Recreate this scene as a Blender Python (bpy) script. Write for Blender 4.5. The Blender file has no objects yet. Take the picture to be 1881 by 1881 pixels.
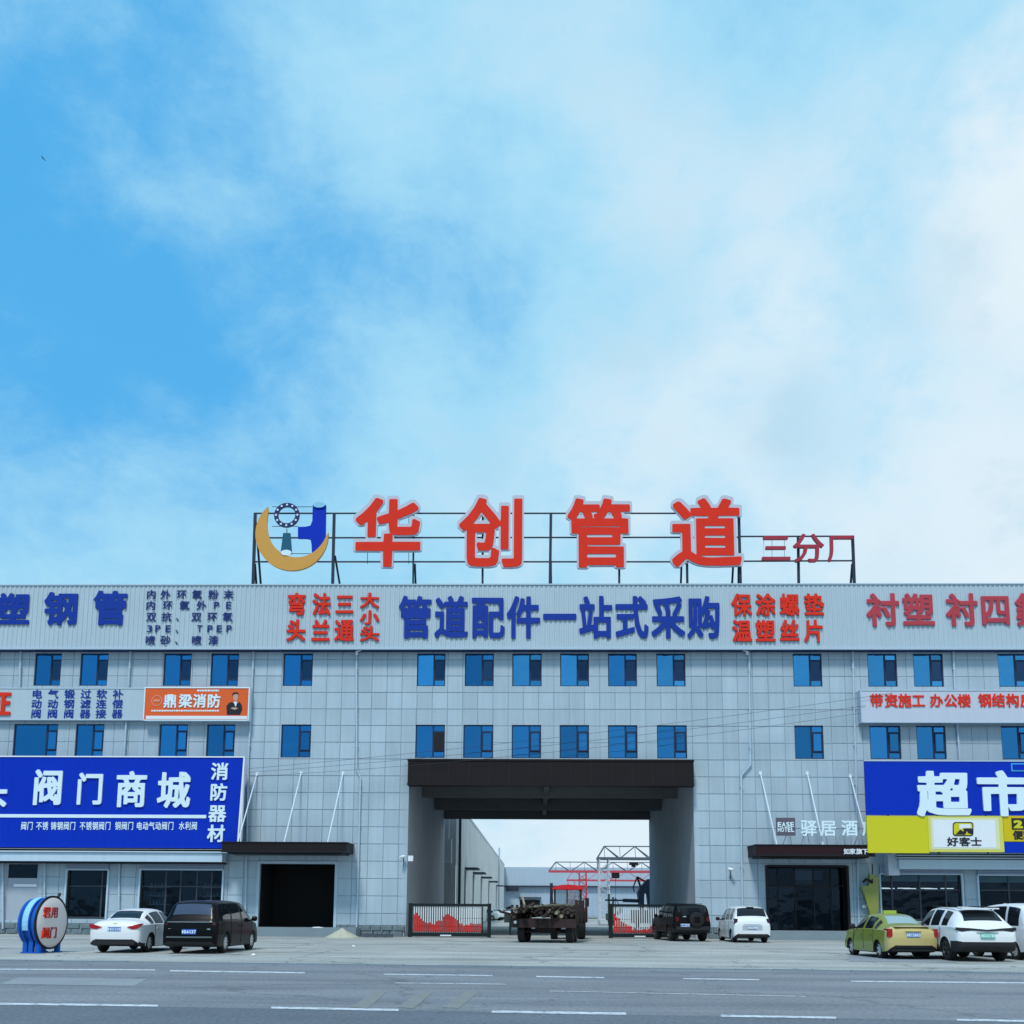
import bpy, bmesh, math, random
import numpy as np
from mathutils import Matrix, Vector
random.seed(7)
R = math.radians
sc = bpy.context.scene
COL = sc.collection

# ------------------------------------------------------------------ camera
PXW = 1881.0
FPX = 1900.0                       # focal length in photo pixels
CAM_H = 1.6
PITCH, YAW, ROLL = R(8.2), R(1.4), R(0.36)
HORIZON = 1668.0
cam = bpy.data.objects.new('camera', bpy.data.cameras.new('camera')); COL.objects.link(cam)
cam.data.sensor_width = 36; cam.data.lens = FPX / PXW * 36
Y0 = HORIZON - FPX * math.tan(PITCH)
cam.data.shift_y = (Y0 - PXW / 2) / PXW
cam.data.clip_start = 0.1; cam.data.clip_end = 6000
CM = Matrix.Translation((0, 0, CAM_H)) @ Matrix.Rotation(YAW, 4, 'Z') @ Matrix.Rotation(R(90) + PITCH, 4, 'X') @ Matrix.Rotation(ROLL, 4, 'Z')
cam.matrix_world = CM
sc.camera = cam
def ray(px, py):
    return CM.to_3x3() @ Vector(((px - PXW / 2) / FPX, -(py - Y0) / FPX, -1))
def F(px, py, Y):                  # point on the upright plane y = Y
    d = ray(px, py); t = Y / d.y
    return d.x * t, CAM_H + d.z * t
def G(px, py, z=0.0):              # point on a level plane
    d = ray(px, py); t = (z - CAM_H) / d.z
    return d.x * t, d.y * t

# ------------------------------------------------------------------ world and sun
SUN_EL, SUN_AZ = R(56), R(196)     # azimuth clockwise from +Y: behind the camera
wd = bpy.data.worlds.new('World'); sc.world = wd; wd.use_nodes = True
nt = wd.node_tree; nt.nodes.clear()
def N(t, **k):
    n = nt.nodes.new(t)
    for a, b in k.items(): setattr(n, a, b)
    return n
def L(a, b): nt.links.new(a, b)
out = N('ShaderNodeOutputWorld'); bg = N('ShaderNodeBackground'); bg.inputs[1].default_value = 0.1
sky = N('ShaderNodeTexSky', sky_type='NISHITA'); sky.sun_disc = False
sky.sun_elevation = SUN_EL; sky.sun_rotation = SUN_AZ; sky.air_density = 1.0; sky.dust_density = 0.6; sky.ozone_density = 2.0
tc = N('ShaderNodeTexCoord'); sep = N('ShaderNodeSeparateXYZ'); L(tc.outputs['Generated'], sep.inputs[0])
def math_(op, a, b=None, clamp=False):
    n = N('ShaderNodeMath', operation=op); n.use_clamp = clamp
    for i, v in enumerate((a, b)):
        if v is None: continue
        if isinstance(v, (int, float)): n.inputs[i].default_value = v
        else: L(v, n.inputs[i])
    return n.outputs[0]
def noise(scale, detail, rough, off=(0, 0, 0), sc3=(1, 1, 1), dist=0.0):
    m = N('ShaderNodeMapping'); L(tc.outputs['Generated'], m.inputs[0]); m.inputs['Location'].default_value = off; m.inputs['Scale'].default_value = sc3
    n = N('ShaderNodeTexNoise'); L(m.outputs[0], n.inputs['Vector'])
    n.inputs['Scale'].default_value = scale; n.inputs['Detail'].default_value = detail; n.inputs['Roughness'].default_value = rough
    n.inputs['Distortion'].default_value = dist
    return n.outputs['Fac']
def ramp(v, a, b, lo=0.0, hi=1.0):
    n = N('ShaderNodeMapRange'); n.interpolation_type = 'SMOOTHSTEP'
    n.inputs[1].default_value = a; n.inputs[2].default_value = b; n.inputs[3].default_value = lo; n.inputs[4].default_value = hi
    L(v, n.inputs[0]); return n.outputs[0]
def mixc(f, a, b):
    n = N('ShaderNodeMix', data_type='RGBA')
    if isinstance(f, float): n.inputs[0].default_value = f
    else: L(f, n.inputs[0])
    for i, v in ((6, a), (7, b)):
        if isinstance(v, tuple): n.inputs[i].default_value = (*v, 1)
        else: L(v, n.inputs[i])
    return n.outputs[2]
SX, SZ = sep.outputs[0], sep.outputs[2]
n_big = noise(1.9, 4, 0.5, (3.1, 1.7, 0.4), (1, 1, 1.25), 0.15)
n_mid = noise(4.2, 7, 0.64, (7.7, 2.2, 5.1), (1, 1, 1.3), 0.2)
n_det = noise(11.0, 7, 0.66, (1.3, 9.2, 2.0), (1, 1, 1.4), 0.3)
# broken veil of cloud: clear blue in the west (left), closing to the right and down to the horizon
warp = N('ShaderNodeTexNoise'); warp.inputs['Scale'].default_value = 3.4; warp.inputs['Detail'].default_value = 5; warp.inputs['Roughness'].default_value = 0.55; L(tc.outputs['Generated'], warp.inputs['Vector'])
wv = N('ShaderNodeVectorMath', operation='MULTIPLY_ADD'); L(warp.outputs['Color'], wv.inputs[0]); wv.inputs[1].default_value = (0.30, 0.30, 0.30); L(tc.outputs['Generated'], wv.inputs[2])
wn = N('ShaderNodeVectorMath', operation='SUBTRACT'); L(wv.outputs[0], wn.inputs[0]); wn.inputs[1].default_value = (0.15, 0.15, 0.15)
def bank(px, py, rad, amt):        # a broad cloud bank (or gap) around one direction of the sky
    d = ray(px, py).normalized(); n = N('ShaderNodeVectorMath', operation='DISTANCE'); L(wn.outputs[0], n.inputs[0]); n.inputs[1].default_value = d
    return ramp(n.outputs['Value'], rad, 0.0, 0.0, amt)
def total(items, start):
    v = start
    for it in items: v = math_('ADD', v, bank(*it))
    return v
cover = math_('ADD', math_('MULTIPLY', SX, 0.55), ramp(SZ, 0.50, 0.02, 0.46, 0.98))
cover = math_('ADD', cover, math_('MULTIPLY', math_('SUBTRACT', n_big, 0.5), 0.35))
cover = math_('ADD', cover, math_('MULTIPLY', math_('SUBTRACT', n_mid, 0.5), 0.75))
cover = math_('ADD', cover, math_('MULTIPLY', math_('SUBTRACT', n_det, 0.5), 0.50))
cover = total([(-50, 380, .18, -.22), (230, 620, .16, -.10), (620, 430, .12, -.08), (130, 330, .08, .16), (330, 330, .12, .12), (520, 130, .12, .12), (560, 640, .13, .08), (90, 860, .13, .08), (250, 120, .16, -.10), (720, 150, .12, .14), (1050, 260, .18, .16), (1400, 450, .24, .14), (1900, 380, .13, .55),
               (1250, 760, .20, .28), (900, 900, .18, .18), (1700, 850, .2, .2), (1450, 60, .16, -.08), (600, 820, .12, -.04)], cover)
shade = math_('ADD', math_('MULTIPLY', math_('SUBTRACT', n_mid, 0.45), 1.6), math_('MULTIPLY', math_('SUBTRACT', n_det, 0.5), 1.1))
shade = total([(950, 850, .09, .55), (1450, 730, .10, .60), (1680, 480, .09, .45), (1150, 560, .10, .40), (1300, 130, .12, .35), (1700, 1000, .10, .35)], shade)
dark = ramp(shade, -0.05, 0.95, 0.0, 0.85)
blue = mixc(0.88, sky.outputs[0], (0.45, 2.6, 5.05))
cr = N('ShaderNodeMapRange'); cr.inputs[1].default_value = 0.05; cr.inputs[2].default_value = 0.60; cr.interpolation_type = 'SMOOTHSTEP'; L(cover, cr.inputs[0])
c1 = mixc(cr.outputs[0], blue, (2.15, 4.1, 5.35))
cl = mixc(dark, (4.4, 5.1, 5.55), (2.45, 3.85, 4.8))
c2 = mixc(ramp(cover, 0.50, 1.05), c1, cl)
L(c2, bg.inputs[0]); L(bg.outputs[0], out.inputs[0])

sun = bpy.data.objects.new('sun', bpy.data.lights.new('sun', 'SUN')); COL.objects.link(sun)
sun.data.energy = 1.5; sun.data.angle = R(10); sun.data.color = (1.0, 0.95, 0.88)
sd = Vector((math.sin(SUN_AZ) * math.cos(SUN_EL), math.cos(SUN_AZ) * math.cos(SUN_EL), math.sin(SUN_EL)))
sun.rotation_euler = sd.to_track_quat('Z', 'Y').to_euler()
vs = sc.view_settings; vs.view_transform = 'Standard'; vs.look = 'None'; vs.exposure = 0.8; vs.gamma = 1.0; vs.use_curve_mapping = False
sc.cycles.max_bounces = 6; sc.cycles.transparent_max_bounces = 8; sc.cycles.use_denoising = True

# ------------------------------------------------------------------ materials
MATS = {}
def mat(name, col, rough=0.6, metal=0.0, spec=0.22, var=0.0, vscale=1.5, fine=0.0, fscale=30, streak=0.0, coat=0.0, bump=0.0, emit=0.0, objvar=0.0, tint=None):
    if name in MATS: return MATS[name]
    m = bpy.data.materials.new(name); m.use_nodes = True; t = m.node_tree; b = t.nodes['Principled BSDF']
    b.inputs['Roughness'].default_value = rough; b.inputs['Metallic'].default_value = metal
    b.inputs['Specular IOR Level'].default_value = spec
    b.inputs['Coat Weight'].default_value = coat; b.inputs['Coat Roughness'].default_value = 0.04
    src = None
    def nn(ty): return t.nodes.new(ty)
    co = nn('ShaderNodeTexCoord'); geo = nn('ShaderNodeNewGeometry')
    val = None
    def add(sock, amt):          # multiply factor 1 + amt*(s-.5)*2
        nonlocal val
        a = nn('ShaderNodeMath'); a.operation = 'MULTIPLY_ADD'; t.links.new(sock, a.inputs[0]); a.inputs[1].default_value = 2 * amt; a.inputs[2].default_value = 1 - amt
        if val is None: val = a.outputs[0]
        else:
            c = nn('ShaderNodeMath'); c.operation = 'MULTIPLY'; t.links.new(val, c.inputs[0]); t.links.new(a.outputs[0], c.inputs[1]); val = c.outputs[0]
    fineout = None
    if var:
        n = nn('ShaderNodeTexNoise'); t.links.new(geo.outputs['Position'], n.inputs['Vector']); n.inputs['Scale'].default_value = vscale; n.inputs['Detail'].default_value = 5; n.inputs['Roughness'].default_value = 0.6
        add(n.outputs['Fac'], var)
    if fine:
        n = nn('ShaderNodeTexNoise'); t.links.new(geo.outputs['Position'], n.inputs['Vector']); n.inputs['Scale'].default_value = fscale; n.inputs['Detail'].default_value = 3
        add(n.outputs['Fac'], fine); fineout = n.outputs['Fac']
    if streak:                     # vertical rain streaks
        mp = nn('ShaderNodeMapping'); t.links.new(geo.outputs['Position'], mp.inputs[0]); mp.inputs['Scale'].default_value = (3.0, 3.0, 0.18)
        n = nn('ShaderNodeTexNoise'); t.links.new(mp.outputs[0], n.inputs['Vector']); n.inputs['Scale'].default_value = 1.3; n.inputs['Detail'].default_value = 5
        add(n.outputs['Fac'], streak)
    if objvar:
        oi = nn('ShaderNodeObjectInfo'); add(oi.outputs['Random'], objvar)
    if val is None: b.inputs['Base Color'].default_value = (*col, 1)
    else:
        vm = nn('ShaderNodeVectorMath'); vm.operation = 'SCALE'; vm.inputs[0].default_value = col; t.links.new(val, vm.inputs['Scale'])
        t.links.new(vm.outputs[0], b.inputs['Base Color'])
    if bump:
        n = fineout
        if n is None:
            q = nn('ShaderNodeTexNoise'); t.links.new(geo.outputs['Position'], q.inputs['Vector']); q.inputs['Scale'].default_value = fscale; n = q.outputs['Fac']
        bp = nn('ShaderNodeBump'); bp.inputs['Strength'].default_value = bump; bp.inputs['Distance'].default_value = 0.02
        t.links.new(n, bp.inputs['Height']); t.links.new(bp.outputs[0], b.inputs['Normal'])
    if emit:
        b.inputs['Emission Color'].default_value = (*col, 1); b.inputs['Emission Strength'].default_value = emit
    MATS[name] = m; return m
def glass(name, trans, gloss, fac, rough=0.03):
    m = bpy.data.materials.new(name); m.use_nodes = True; t = m.node_tree; t.nodes.clear()
    o = t.nodes.new('ShaderNodeOutputMaterial'); mx = t.nodes.new('ShaderNodeMixShader'); tr = t.nodes.new('ShaderNodeBsdfTransparent'); gl = t.nodes.new('ShaderNodeBsdfGlossy')
    tr.inputs[0].default_value = (*trans, 1)
    oi = t.nodes.new('ShaderNodeObjectInfo'); mr = t.nodes.new('ShaderNodeMapRange'); mr.inputs[3].default_value = 0.72; mr.inputs[4].default_value = 1.25; t.links.new(oi.outputs['Random'], mr.inputs[0])
    vm = t.nodes.new('ShaderNodeVectorMath'); vm.operation = 'SCALE'; vm.inputs[0].default_value = gloss; t.links.new(mr.outputs[0], vm.inputs['Scale']); t.links.new(vm.outputs[0], gl.inputs[0])
    gl.inputs['Roughness'].default_value = rough
    ge = t.nodes.new('ShaderNodeNewGeometry'); n = t.nodes.new('ShaderNodeTexNoise'); n.inputs['Scale'].default_value = 0.9
    t.links.new(ge.outputs['Position'], n.inputs['Vector'])
    bp = t.nodes.new('ShaderNodeBump'); bp.inputs['Strength'].default_value = 0.25; bp.inputs['Distance'].default_value = 0.08
    t.links.new(n.outputs['Fac'], bp.inputs['Height']); t.links.new(bp.outputs[0], gl.inputs['Normal'])
    mx.inputs[0].default_value = fac; t.links.new(tr.outputs[0], mx.inputs[1]); t.links.new(gl.outputs[0], mx.inputs[2]); t.links.new(mx.outputs[0], o.inputs[0])
    return m
M_PANEL = mat('stone_panel', (0.38, 0.49, 0.575), 0.55, var=0.16, vscale=0.30, fine=0.12, fscale=14, streak=0.13, objvar=0.06)
M_JOINT = mat('joint', (0.33, 0.42, 0.485), 0.9)
M_FASCIA = mat('fascia_metal', (0.42, 0.53, 0.605), 0.45, var=0.07, vscale=0.3, streak=0.06)
M_STRIPE = mat('band_metal', (0.50, 0.56, 0.67), 0.45, var=0.06, vscale=0.4, streak=0.05)
M_BANDB = mat('shop_band', (0.46, 0.60, 0.72), 0.4, var=0.05, vscale=0.5, streak=0.08)
M_PIPE = mat('pipe_plastic', (0.42, 0.54, 0.64), 0.45, var=0.05)
M_FRAME = mat('window_frame', (0.015, 0.035, 0.09), 0.4)
M_GLASS = glass('blue_glass', (0.16, 0.38, 0.60), (0.035, 0.24, 0.58), 0.72)
M_GLASS2 = glass('blue_glass_light', (0.30, 0.6, 0.8), (0.08, 0.42, 0.82), 0.55)
M_SCREEN = glass('dark_sash_glass', (0.05, 0.08, 0.14), (0.05, 0.12, 0.26), 0.45)
M_SHOPG = glass('shop_glass', (0.62, 0.68, 0.72), (0.07, 0.11, 0.16), 0.12)
M_CURT = mat('curtain_cloth', (0.55, 0.75, 0.85), 0.9)
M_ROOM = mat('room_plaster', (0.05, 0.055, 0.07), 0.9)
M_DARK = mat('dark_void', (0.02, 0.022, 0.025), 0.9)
M_BROWN = mat('brown_cladding', (0.010, 0.007, 0.009), 0.6, var=0.2, vscale=1)
M_BROWN2 = mat('brown_cladding_red', (0.018, 0.005, 0.008), 0.6, var=0.2)
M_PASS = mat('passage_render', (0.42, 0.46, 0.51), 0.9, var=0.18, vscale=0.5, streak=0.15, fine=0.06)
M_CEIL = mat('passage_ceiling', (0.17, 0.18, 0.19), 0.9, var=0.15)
M_STEEL = mat('sign_steel', (0.025, 0.035, 0.06), 0.55)
M_ROD = mat('white_rod', (0.65, 0.76, 0.84), 0.4)
M_RED = mat('letter_red', (0.70, 0.035, 0.018), 0.6, spec=.10, var=0.08, vscale=2)
M_RED2 = mat('letter_dark_red', (0.36, 0.035, 0.06), 0.5, var=0.1, vscale=2)
M_REDD = mat('letter_side_red', (0.42, 0.02, 0.06), 0.5)
M_LBLUE = mat('letter_blue', (0.004, 0.035, 0.30), 0.45, var=0.12, vscale=2)
M_LBLUE2 = mat('letter_navy', (0.008, 0.03, 0.17), 0.5)
M_WHITE = mat('white_enamel', (0.72, 0.78, 0.84), 0.4, var=0.04)
M_LWHITE = mat('letter_white', (0.66, 0.82, 0.90), 0.4)
M_SIGNB = mat('sign_blue', (0.001, 0.030, 0.45), 0.5, var=0.10, vscale=0.35, streak=.08, spec=.12)
M_YELLOW = mat('sign_yellow', (0.58, 0.56, 0.02), 0.4)
M_ORANGE = mat('sign_orange', (0.72, 0.12, 0.03), 0.4, var=0.06)
M_GOLD = mat('logo_gold', (0.62, 0.32, 0.07), 0.45, var=0.06)
M_TEAL = mat('logo_teal', (0.01, 0.10, 0.17), 0.5)
M_NAVY = mat('logo_navy', (0.012, 0.03, 0.12), 0.5)
M_BLACK = mat('black_paint', (0.012, 0.012, 0.016), 0.5)
M_PRINTK = mat('print_black', (0.02, 0.02, 0.03), 0.5)
M_SKIN = mat('print_skin', (0.55, 0.33, 0.24), 0.5)
M_STONE = mat('plinth_stone', (0.14, 0.19, 0.22), 0.85, var=0.35, vscale=3, fine=0.3, fscale=9, bump=0.6)
M_CONC = mat('step_concrete', (0.20, 0.26, 0.30), 0.9, var=0.15, vscale=1, fine=0.1)
M_SAND = mat('sand', (0.42, 0.43, 0.36), 0.95, var=0.1, fine=0.15, fscale=20, bump=0.5)
M_SHUT = mat('roller_shutter', (0.26, 0.33, 0.45), 0.5, var=0.08)
M_TYRE = mat('rubber', (0.018, 0.018, 0.02), 0.8)
M_RIM = mat('alloy', (0.55, 0.58, 0.60), 0.4, metal=0.3, spec=.5)
M_RIMD = mat('alloy_dark', (0.06, 0.065, 0.07), 0.4, metal=0.5)
M_CGLASS = mat('car_glass', (0.008, 0.012, 0.018), 0.05, spec=0.4)
M_CGLASSL = mat('car_glass_reflection', (0.25, 0.36, 0.40), 0.08, spec=0.9)  # bright reflection on the rear glass is put into the base colour
M_PLAST = mat('black_plastic', (0.02, 0.022, 0.025), 0.6)
M_LAMP = mat('tail_lamp', (0.35, 0.01, 0.015), 0.15, coat=0.6)
M_CHROME = mat('chrome', (0.7, 0.74, 0.78), 0.15, metal=1.0)
M_PLATEB = mat('plate_blue', (0.02, 0.10, 0.45), 0.4)
M_PLATEG = mat('plate_green', (0.10, 0.50, 0.36), 0.4)

# ------------------------------------------------------------------ object helpers
def link(o, parent=None):
    COL.objects.link(o)
    if parent is not None: o.parent = parent
    return o
def tag(o, label=None, cat=None, group=None, kind=None):
    if label: o['label'] = label
    if cat: o['category'] = cat
    if group: o['group'] = group
    if kind: o['kind'] = kind
    return o
def empty(name, loc, label, cat, rz=0.0, group=None):
    o = bpy.data.objects.new(name, None); o.location = loc; o.rotation_euler = (0, 0, rz); o.empty_display_size = 0.3
    return tag(link(o), label, cat, group)
class MB:
    """collects shapes, then links them as one mesh object (coordinates relative to the parent thing's origin)"""
    def __init__(s): s.v = []; s.f = []; s.mi = []
    def _add(s, vs, fs, m=0):
        n = len(s.v); s.v += [tuple(v) for v in vs]; s.f += [tuple(i + n for i in f) for f in fs]; s.mi += [m] * len(fs)
    def box(s, x0, x1, y0, y1, z0, z1, m=0):
        s._add([(x0, y0, z0), (x1, y0, z0), (x1, y1, z0), (x0, y1, z0), (x0, y0, z1), (x1, y0, z1), (x1, y1, z1), (x0, y1, z1)],
               [(0, 3, 2, 1), (4, 5, 6, 7), (0, 1, 5, 4), (1, 2, 6, 5), (2, 3, 7, 6), (3, 0, 4, 7)], m); return s
    def bar(s, a, b, w=0.05, h=None, m=0):      # square bar between two points
        a = Vector(a); b = Vector(b); d = (b - a).normalized(); h = h or w
        up = Vector((0, 0, 1)) if abs(d.z) < 0.95 else Vector((0, 1, 0))
        u = d.cross(up).normalized() * w / 2; v = u.normalized().cross(d).normalized() * h / 2
        s._add([a - u - v, a + u - v, a + u + v, a - u + v, b - u - v, b + u - v, b + u + v, b - u + v],
               [(0, 1, 2, 3), (7, 6, 5, 4), (0, 4, 5, 1), (1, 5, 6, 2), (2, 6, 7, 3), (3, 7, 4, 0)], m); return s
    def tube(s, pts, r, n=8, m=0, cap=True):
        pts = [Vector(p) for p in pts]; rings = []
        for i, p in enumerate(pts):
            d = (pts[min(i + 1, len(pts) - 1)] - pts[max(i - 1, 0)]).normalized()
            up = Vector((0, 0, 1)) if abs(d.z) < 0.9 else Vector((0, 1, 0))
            u = d.cross(up).normalized(); v = u.cross(d).normalized(); rr = r[i] if isinstance(r, (list, tuple)) else r
            rings.append([p + (u * math.cos(2 * math.pi * k / n) + v * math.sin(2 * math.pi * k / n)) * rr for k in range(n)])
        vs = [q for g in rings for q in g]; fs = []
        for i in range(len(rings) - 1):
            for k in range(n):
                fs.append((i * n + k, i * n + (k + 1) % n, (i + 1) * n + (k + 1) % n, (i + 1) * n + k))
        if cap: fs += [tuple(range(n))[::-1], tuple((len(rings) - 1) * n + k for k in range(n))]
        s._add(vs, fs, m); return s
    def prism(s, poly, y0, y1, m=0):             # (x,z) outline pushed along y
        n = len(poly); vs = [(x, y0, z) for x, z in poly] + [(x, y1, z) for x, z in poly]
        fs = [tuple(range(n)), tuple(range(2 * n - 1, n - 1, -1))] + [(i, i + n, (i + 1) % n + n, (i + 1) % n) for i in range(n)]
        s._add(vs, fs, m); return s
    def lathe(s, prof, n=24, axis='x', c=(0, 0, 0), m=0, closed=False):   # prof: (along, radius)
        vs = []; fs = []
        for a, r in prof:
            for k in range(n):
                t = 2 * math.pi * k / n
                if axis == 'x': vs.append((c[0] + a, c[1] + r * math.cos(t), c[2] + r * math.sin(t)))
                elif axis == 'y': vs.append((c[0] + r * math.cos(t), c[1] + a, c[2] + r * math.sin(t)))
                else: vs.append((c[0] + r * math.cos(t), c[1] + r * math.sin(t), c[2] + a))
        for i in range(len(prof) - 1):
            for k in range(n): fs.append((i * n + k, i * n + (k + 1) % n, (i + 1) * n + (k + 1) % n, (i + 1) * n + k))
        s._add(vs, fs, m); return s
    def mesh(s, name, mats, smooth=None, org=(0, 0, 0)):
        me = bpy.data.meshes.new(name)
        me.from_pydata([(x - org[0], y - org[1], z - org[2]) for x, y, z in s.v], [], s.f)
        for m in (mats if isinstance(mats, (list, tuple)) else [mats]): me.materials.append(m)
        me.polygons.foreach_set('material_index', s.mi)
        bm = bmesh.new(); bm.from_mesh(me); bmesh.ops.recalc_face_normals(bm, faces=bm.faces); bm.to_mesh(me); bm.free()
        if smooth is not None:
            me.polygons.foreach_set('use_smooth', [True] * len(me.polygons)); me.set_sharp_from_angle(angle=R(smooth))
        return me
    def build(s, name, mats, parent=None, smooth=None, local=False, org=None):
        if org is None: org = (0, 0, 0)
        if parent is not None and not local: org = tuple(world_org(parent))
        o = bpy.data.objects.new(name, s.mesh(name, mats, smooth, org))
        if parent is None: o.location = org
        return link(o, parent)
def world_org(p):
    v = Vector((0, 0, 0)); q = p
    while q is not None: v += q.location; q = q.parent
    return v

# ------------------------------------------------------------------ lettering: glyph outline thickened on a distance grid, then traced again
GLY = {}
def glyph(ch, bold, res):
    key = (ch, bold, res)
    if key in GLY: return GLY[key]
    c = bpy.data.curves.new('g', 'FONT'); c.body = ch; c.resolution_u = 3
    o = bpy.data.objects.new('g', c); COL.objects.link(o); bpy.context.view_layer.update()
    me = bpy.data.meshes.new_from_object(o.evaluated_get(bpy.context.evaluated_depsgraph_get()))
    me.calc_loop_triangles()
    V = np.array([v.co[:2] for v in me.vertices]); T = np.array([t.vertices[:] for t in me.loop_triangles])
    cnt = {}
    for p in me.polygons:
        for e in p.edge_keys: cnt[e] = cnt.get(e, 0) + 1
    E = np.array([e for e, k in cnt.items() if k == 1])
    bpy.data.objects.remove(o); bpy.data.meshes.remove(me); bpy.data.curves.remove(c)
    lo = V.min(0) - bold - 0.04; hi = V.max(0) + bold + 0.04
    nx = max(8, int((hi[0] - lo[0]) * res)); ny = max(8, int((hi[1] - lo[1]) * res))
    xs = np.linspace(lo[0], hi[0], nx); ys = np.linspace(lo[1], hi[1], ny); P = np.stack(np.meshgrid(xs, ys), -1).reshape(-1, 2)
    A = V[E[:, 0]]; B = V[E[:, 1]]; D = B - A; dd = (D ** 2).sum(1) + 1e-12
    dist = np.full(len(P), 9.0)
    for k in range(len(A)):
        w = P - A[k]; t = np.clip((w @ D[k]) / dd[k], 0, 1)[:, None]; q = np.abs(w - t * D[k])
        dist = np.minimum(dist, (q[:, 0] ** 4 + q[:, 1] ** 4) ** 0.25)
    ins = np.zeros(len(P), bool)
    for a, b, d in T:
        p0, p1, p2 = V[a], V[b], V[d]
        lo_ = np.minimum(np.minimum(p0, p1), p2); hi_ = np.maximum(np.maximum(p0, p1), p2)
        cand = np.nonzero((P[:, 0] >= lo_[0]) & (P[:, 0] <= hi_[0]) & (P[:, 1] >= lo_[1]) & (P[:, 1] <= hi_[1]))[0]
        if not len(cand): continue
        q = P[cand]
        s1 = (p1[0] - p0[0]) * (q[:, 1] - p0[1]) - (p1[1] - p0[1]) * (q[:, 0] - p0[0])
        s2 = (p2[0] - p1[0]) * (q[:, 1] - p1[1]) - (p2[1] - p1[1]) * (q[:, 0] - p1[0])
        s3 = (p0[0] - p2[0]) * (q[:, 1] - p2[1]) - (p0[1] - p2[1]) * (q[:, 0] - p2[0])
        ins[cand] |= ((s1 >= 0) & (s2 >= 0) & (s3 >= 0)) | ((s1 <= 0) & (s2 <= 0) & (s3 <= 0))
    S = (bold - np.where(ins, -dist, dist)).reshape(ny, nx)      # > 0 inside
    S[np.abs(S) < 1e-6] = 1e-6
    seg = {}
    def pt(i0, j0, i1, j1):
        a, b = S[j0, i0], S[j1, i1]; t = a / (a - b)
        return (xs[i0] + (xs[i1] - xs[i0]) * t, ys[j0] + (ys[j1] - ys[j0]) * t)
    I = S > 0
    code = I[:-1, :-1] * 1 + I[:-1, 1:] * 2 + I[1:, 1:] * 4 + I[1:, :-1] * 8
    pos = {}
    for j, i in zip(*np.nonzero((code > 0) & (code < 15))):
        cde = code[j, i]
        ed = {'b': ('h', i, j), 'r': ('v', i + 1, j), 't': ('h', i, j + 1), 'l': ('v', i, j)}
        def reg(k):
            e = ed[k]
            if e not in pos: pos[e] = pt(e[1], e[2], e[1] + 1, e[2]) if e[0] == 'h' else pt(e[1], e[2], e[1], e[2] + 1)
            return e
        tab = {1: 'lb', 2: 'br', 3: 'lr', 4: 'rt', 5: 'lt br', 6: 'bt', 7: 'lt', 8: 'tl', 9: 'tb', 10: 'lb rt', 11: 'tr', 12: 'rl', 13: 'rb', 14: 'bl'}[int(cde)]
        for pr in tab.split():
            a, b = reg(pr[0]), reg(pr[1]); seg.setdefault(a, []).append(b); seg.setdefault(b, []).append(a)
    loops = []; used = set()
    for st in list(seg):
        if st in used: continue
        lp = [st]; used.add(st); cur = st
        while True:
            nx_ = [e for e in seg[cur] if e not in used]
            if not nx_: break
            cur = nx_[0]; used.add(cur); lp.append(cur)
        if len(lp) > 5: loops.append([pos[e] for e in lp])
    def rdp(p, eps):
        if len(p) < 3: return p
        a, b = np.array(p[0]), np.array(p[-1]); q = np.array(p); d = b - a; n = math.hypot(*d)
        ds = np.hypot(*(q - a).T) if n < 1e-9 else np.abs(d[0] * (q[:, 1] - a[1]) - d[1] * (q[:, 0] - a[0])) / n
        k = int(ds.argmax())
        if ds[k] < eps: return [p[0], p[-1]]
        return rdp(p[:k + 1], eps)[:-1] + rdp(p[k:], eps)
    res_ = []
    for lp in loops:
        q = rdp(lp + [lp[0]], 0.35 / res)[:-1]
        if len(q) >= 3: res_.append(q)
    GLY[key] = (res_, lo, hi); return GLY[key]
def letter(name, ch, px, py, w, h, Y, depth, m, parent, bold=0.035, res=70, yfront=None):
    """one sign character: centre (px,py), size w x h in photo pixels, measured on the plane y=Y; grows towards the camera by depth"""
    loops, lo, hi = glyph(ch, bold, res)
    cx, cz = F(px, py, Y); x1, _ = F(px + w / 2, py, Y); _, z1 = F(px, py - h / 2, Y)
    return letter_m(name, loops, ch, cx, cz, 2 * (x1 - cx), 2 * (z1 - cz), Y - depth, depth, m, parent, lo, hi)
def letter_m(name, loops, ch, cx, cz, W, H, y, depth, m, parent, lo, hi):
    if ord(ch) < 256 or ch in '、': x0, x1_, b0, b1 = lo[0] + .04, hi[0] - .04, lo[1] + .04, hi[1] - .04
    else: x0, x1_, b0, b1 = 0.0, 1.0, -0.12, 0.88
    cu = bpy.data.curves.new(name, 'CURVE'); cu.dimensions = '2D'; cu.fill_mode = 'BOTH'; cu.extrude = depth / 2
    for q in loops:
        sp = cu.splines.new('POLY'); sp.points.add(len(q) - 1); sp.use_cyclic_u = True
        for k, (x, z) in enumerate(q):
            sp.points[k].co = (((x - x0) / (x1_ - x0) - 0.5) * W, ((z - b0) / (b1 - b0) - 0.5) * H, 0, 1)
    o = bpy.data.objects.new(name, cu); COL.objects.link(o); bpy.context.view_layer.update()
    me = bpy.data.meshes.new_from_object(o.evaluated_get(bpy.context.evaluated_depsgraph_get()))
    bpy.data.objects.remove(o); bpy.data.curves.remove(cu)
    me.transform(Matrix.Rotation(R(90), 4, 'X'))
    me.materials.clear(); me.materials.append(m); me.name = name
    o = bpy.data.objects.new(name, me); link(o, parent)
    o.location = Vector((cx, y + depth / 2, cz)) - (world_org(parent) if parent is not None else Vector())
    return o

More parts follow.
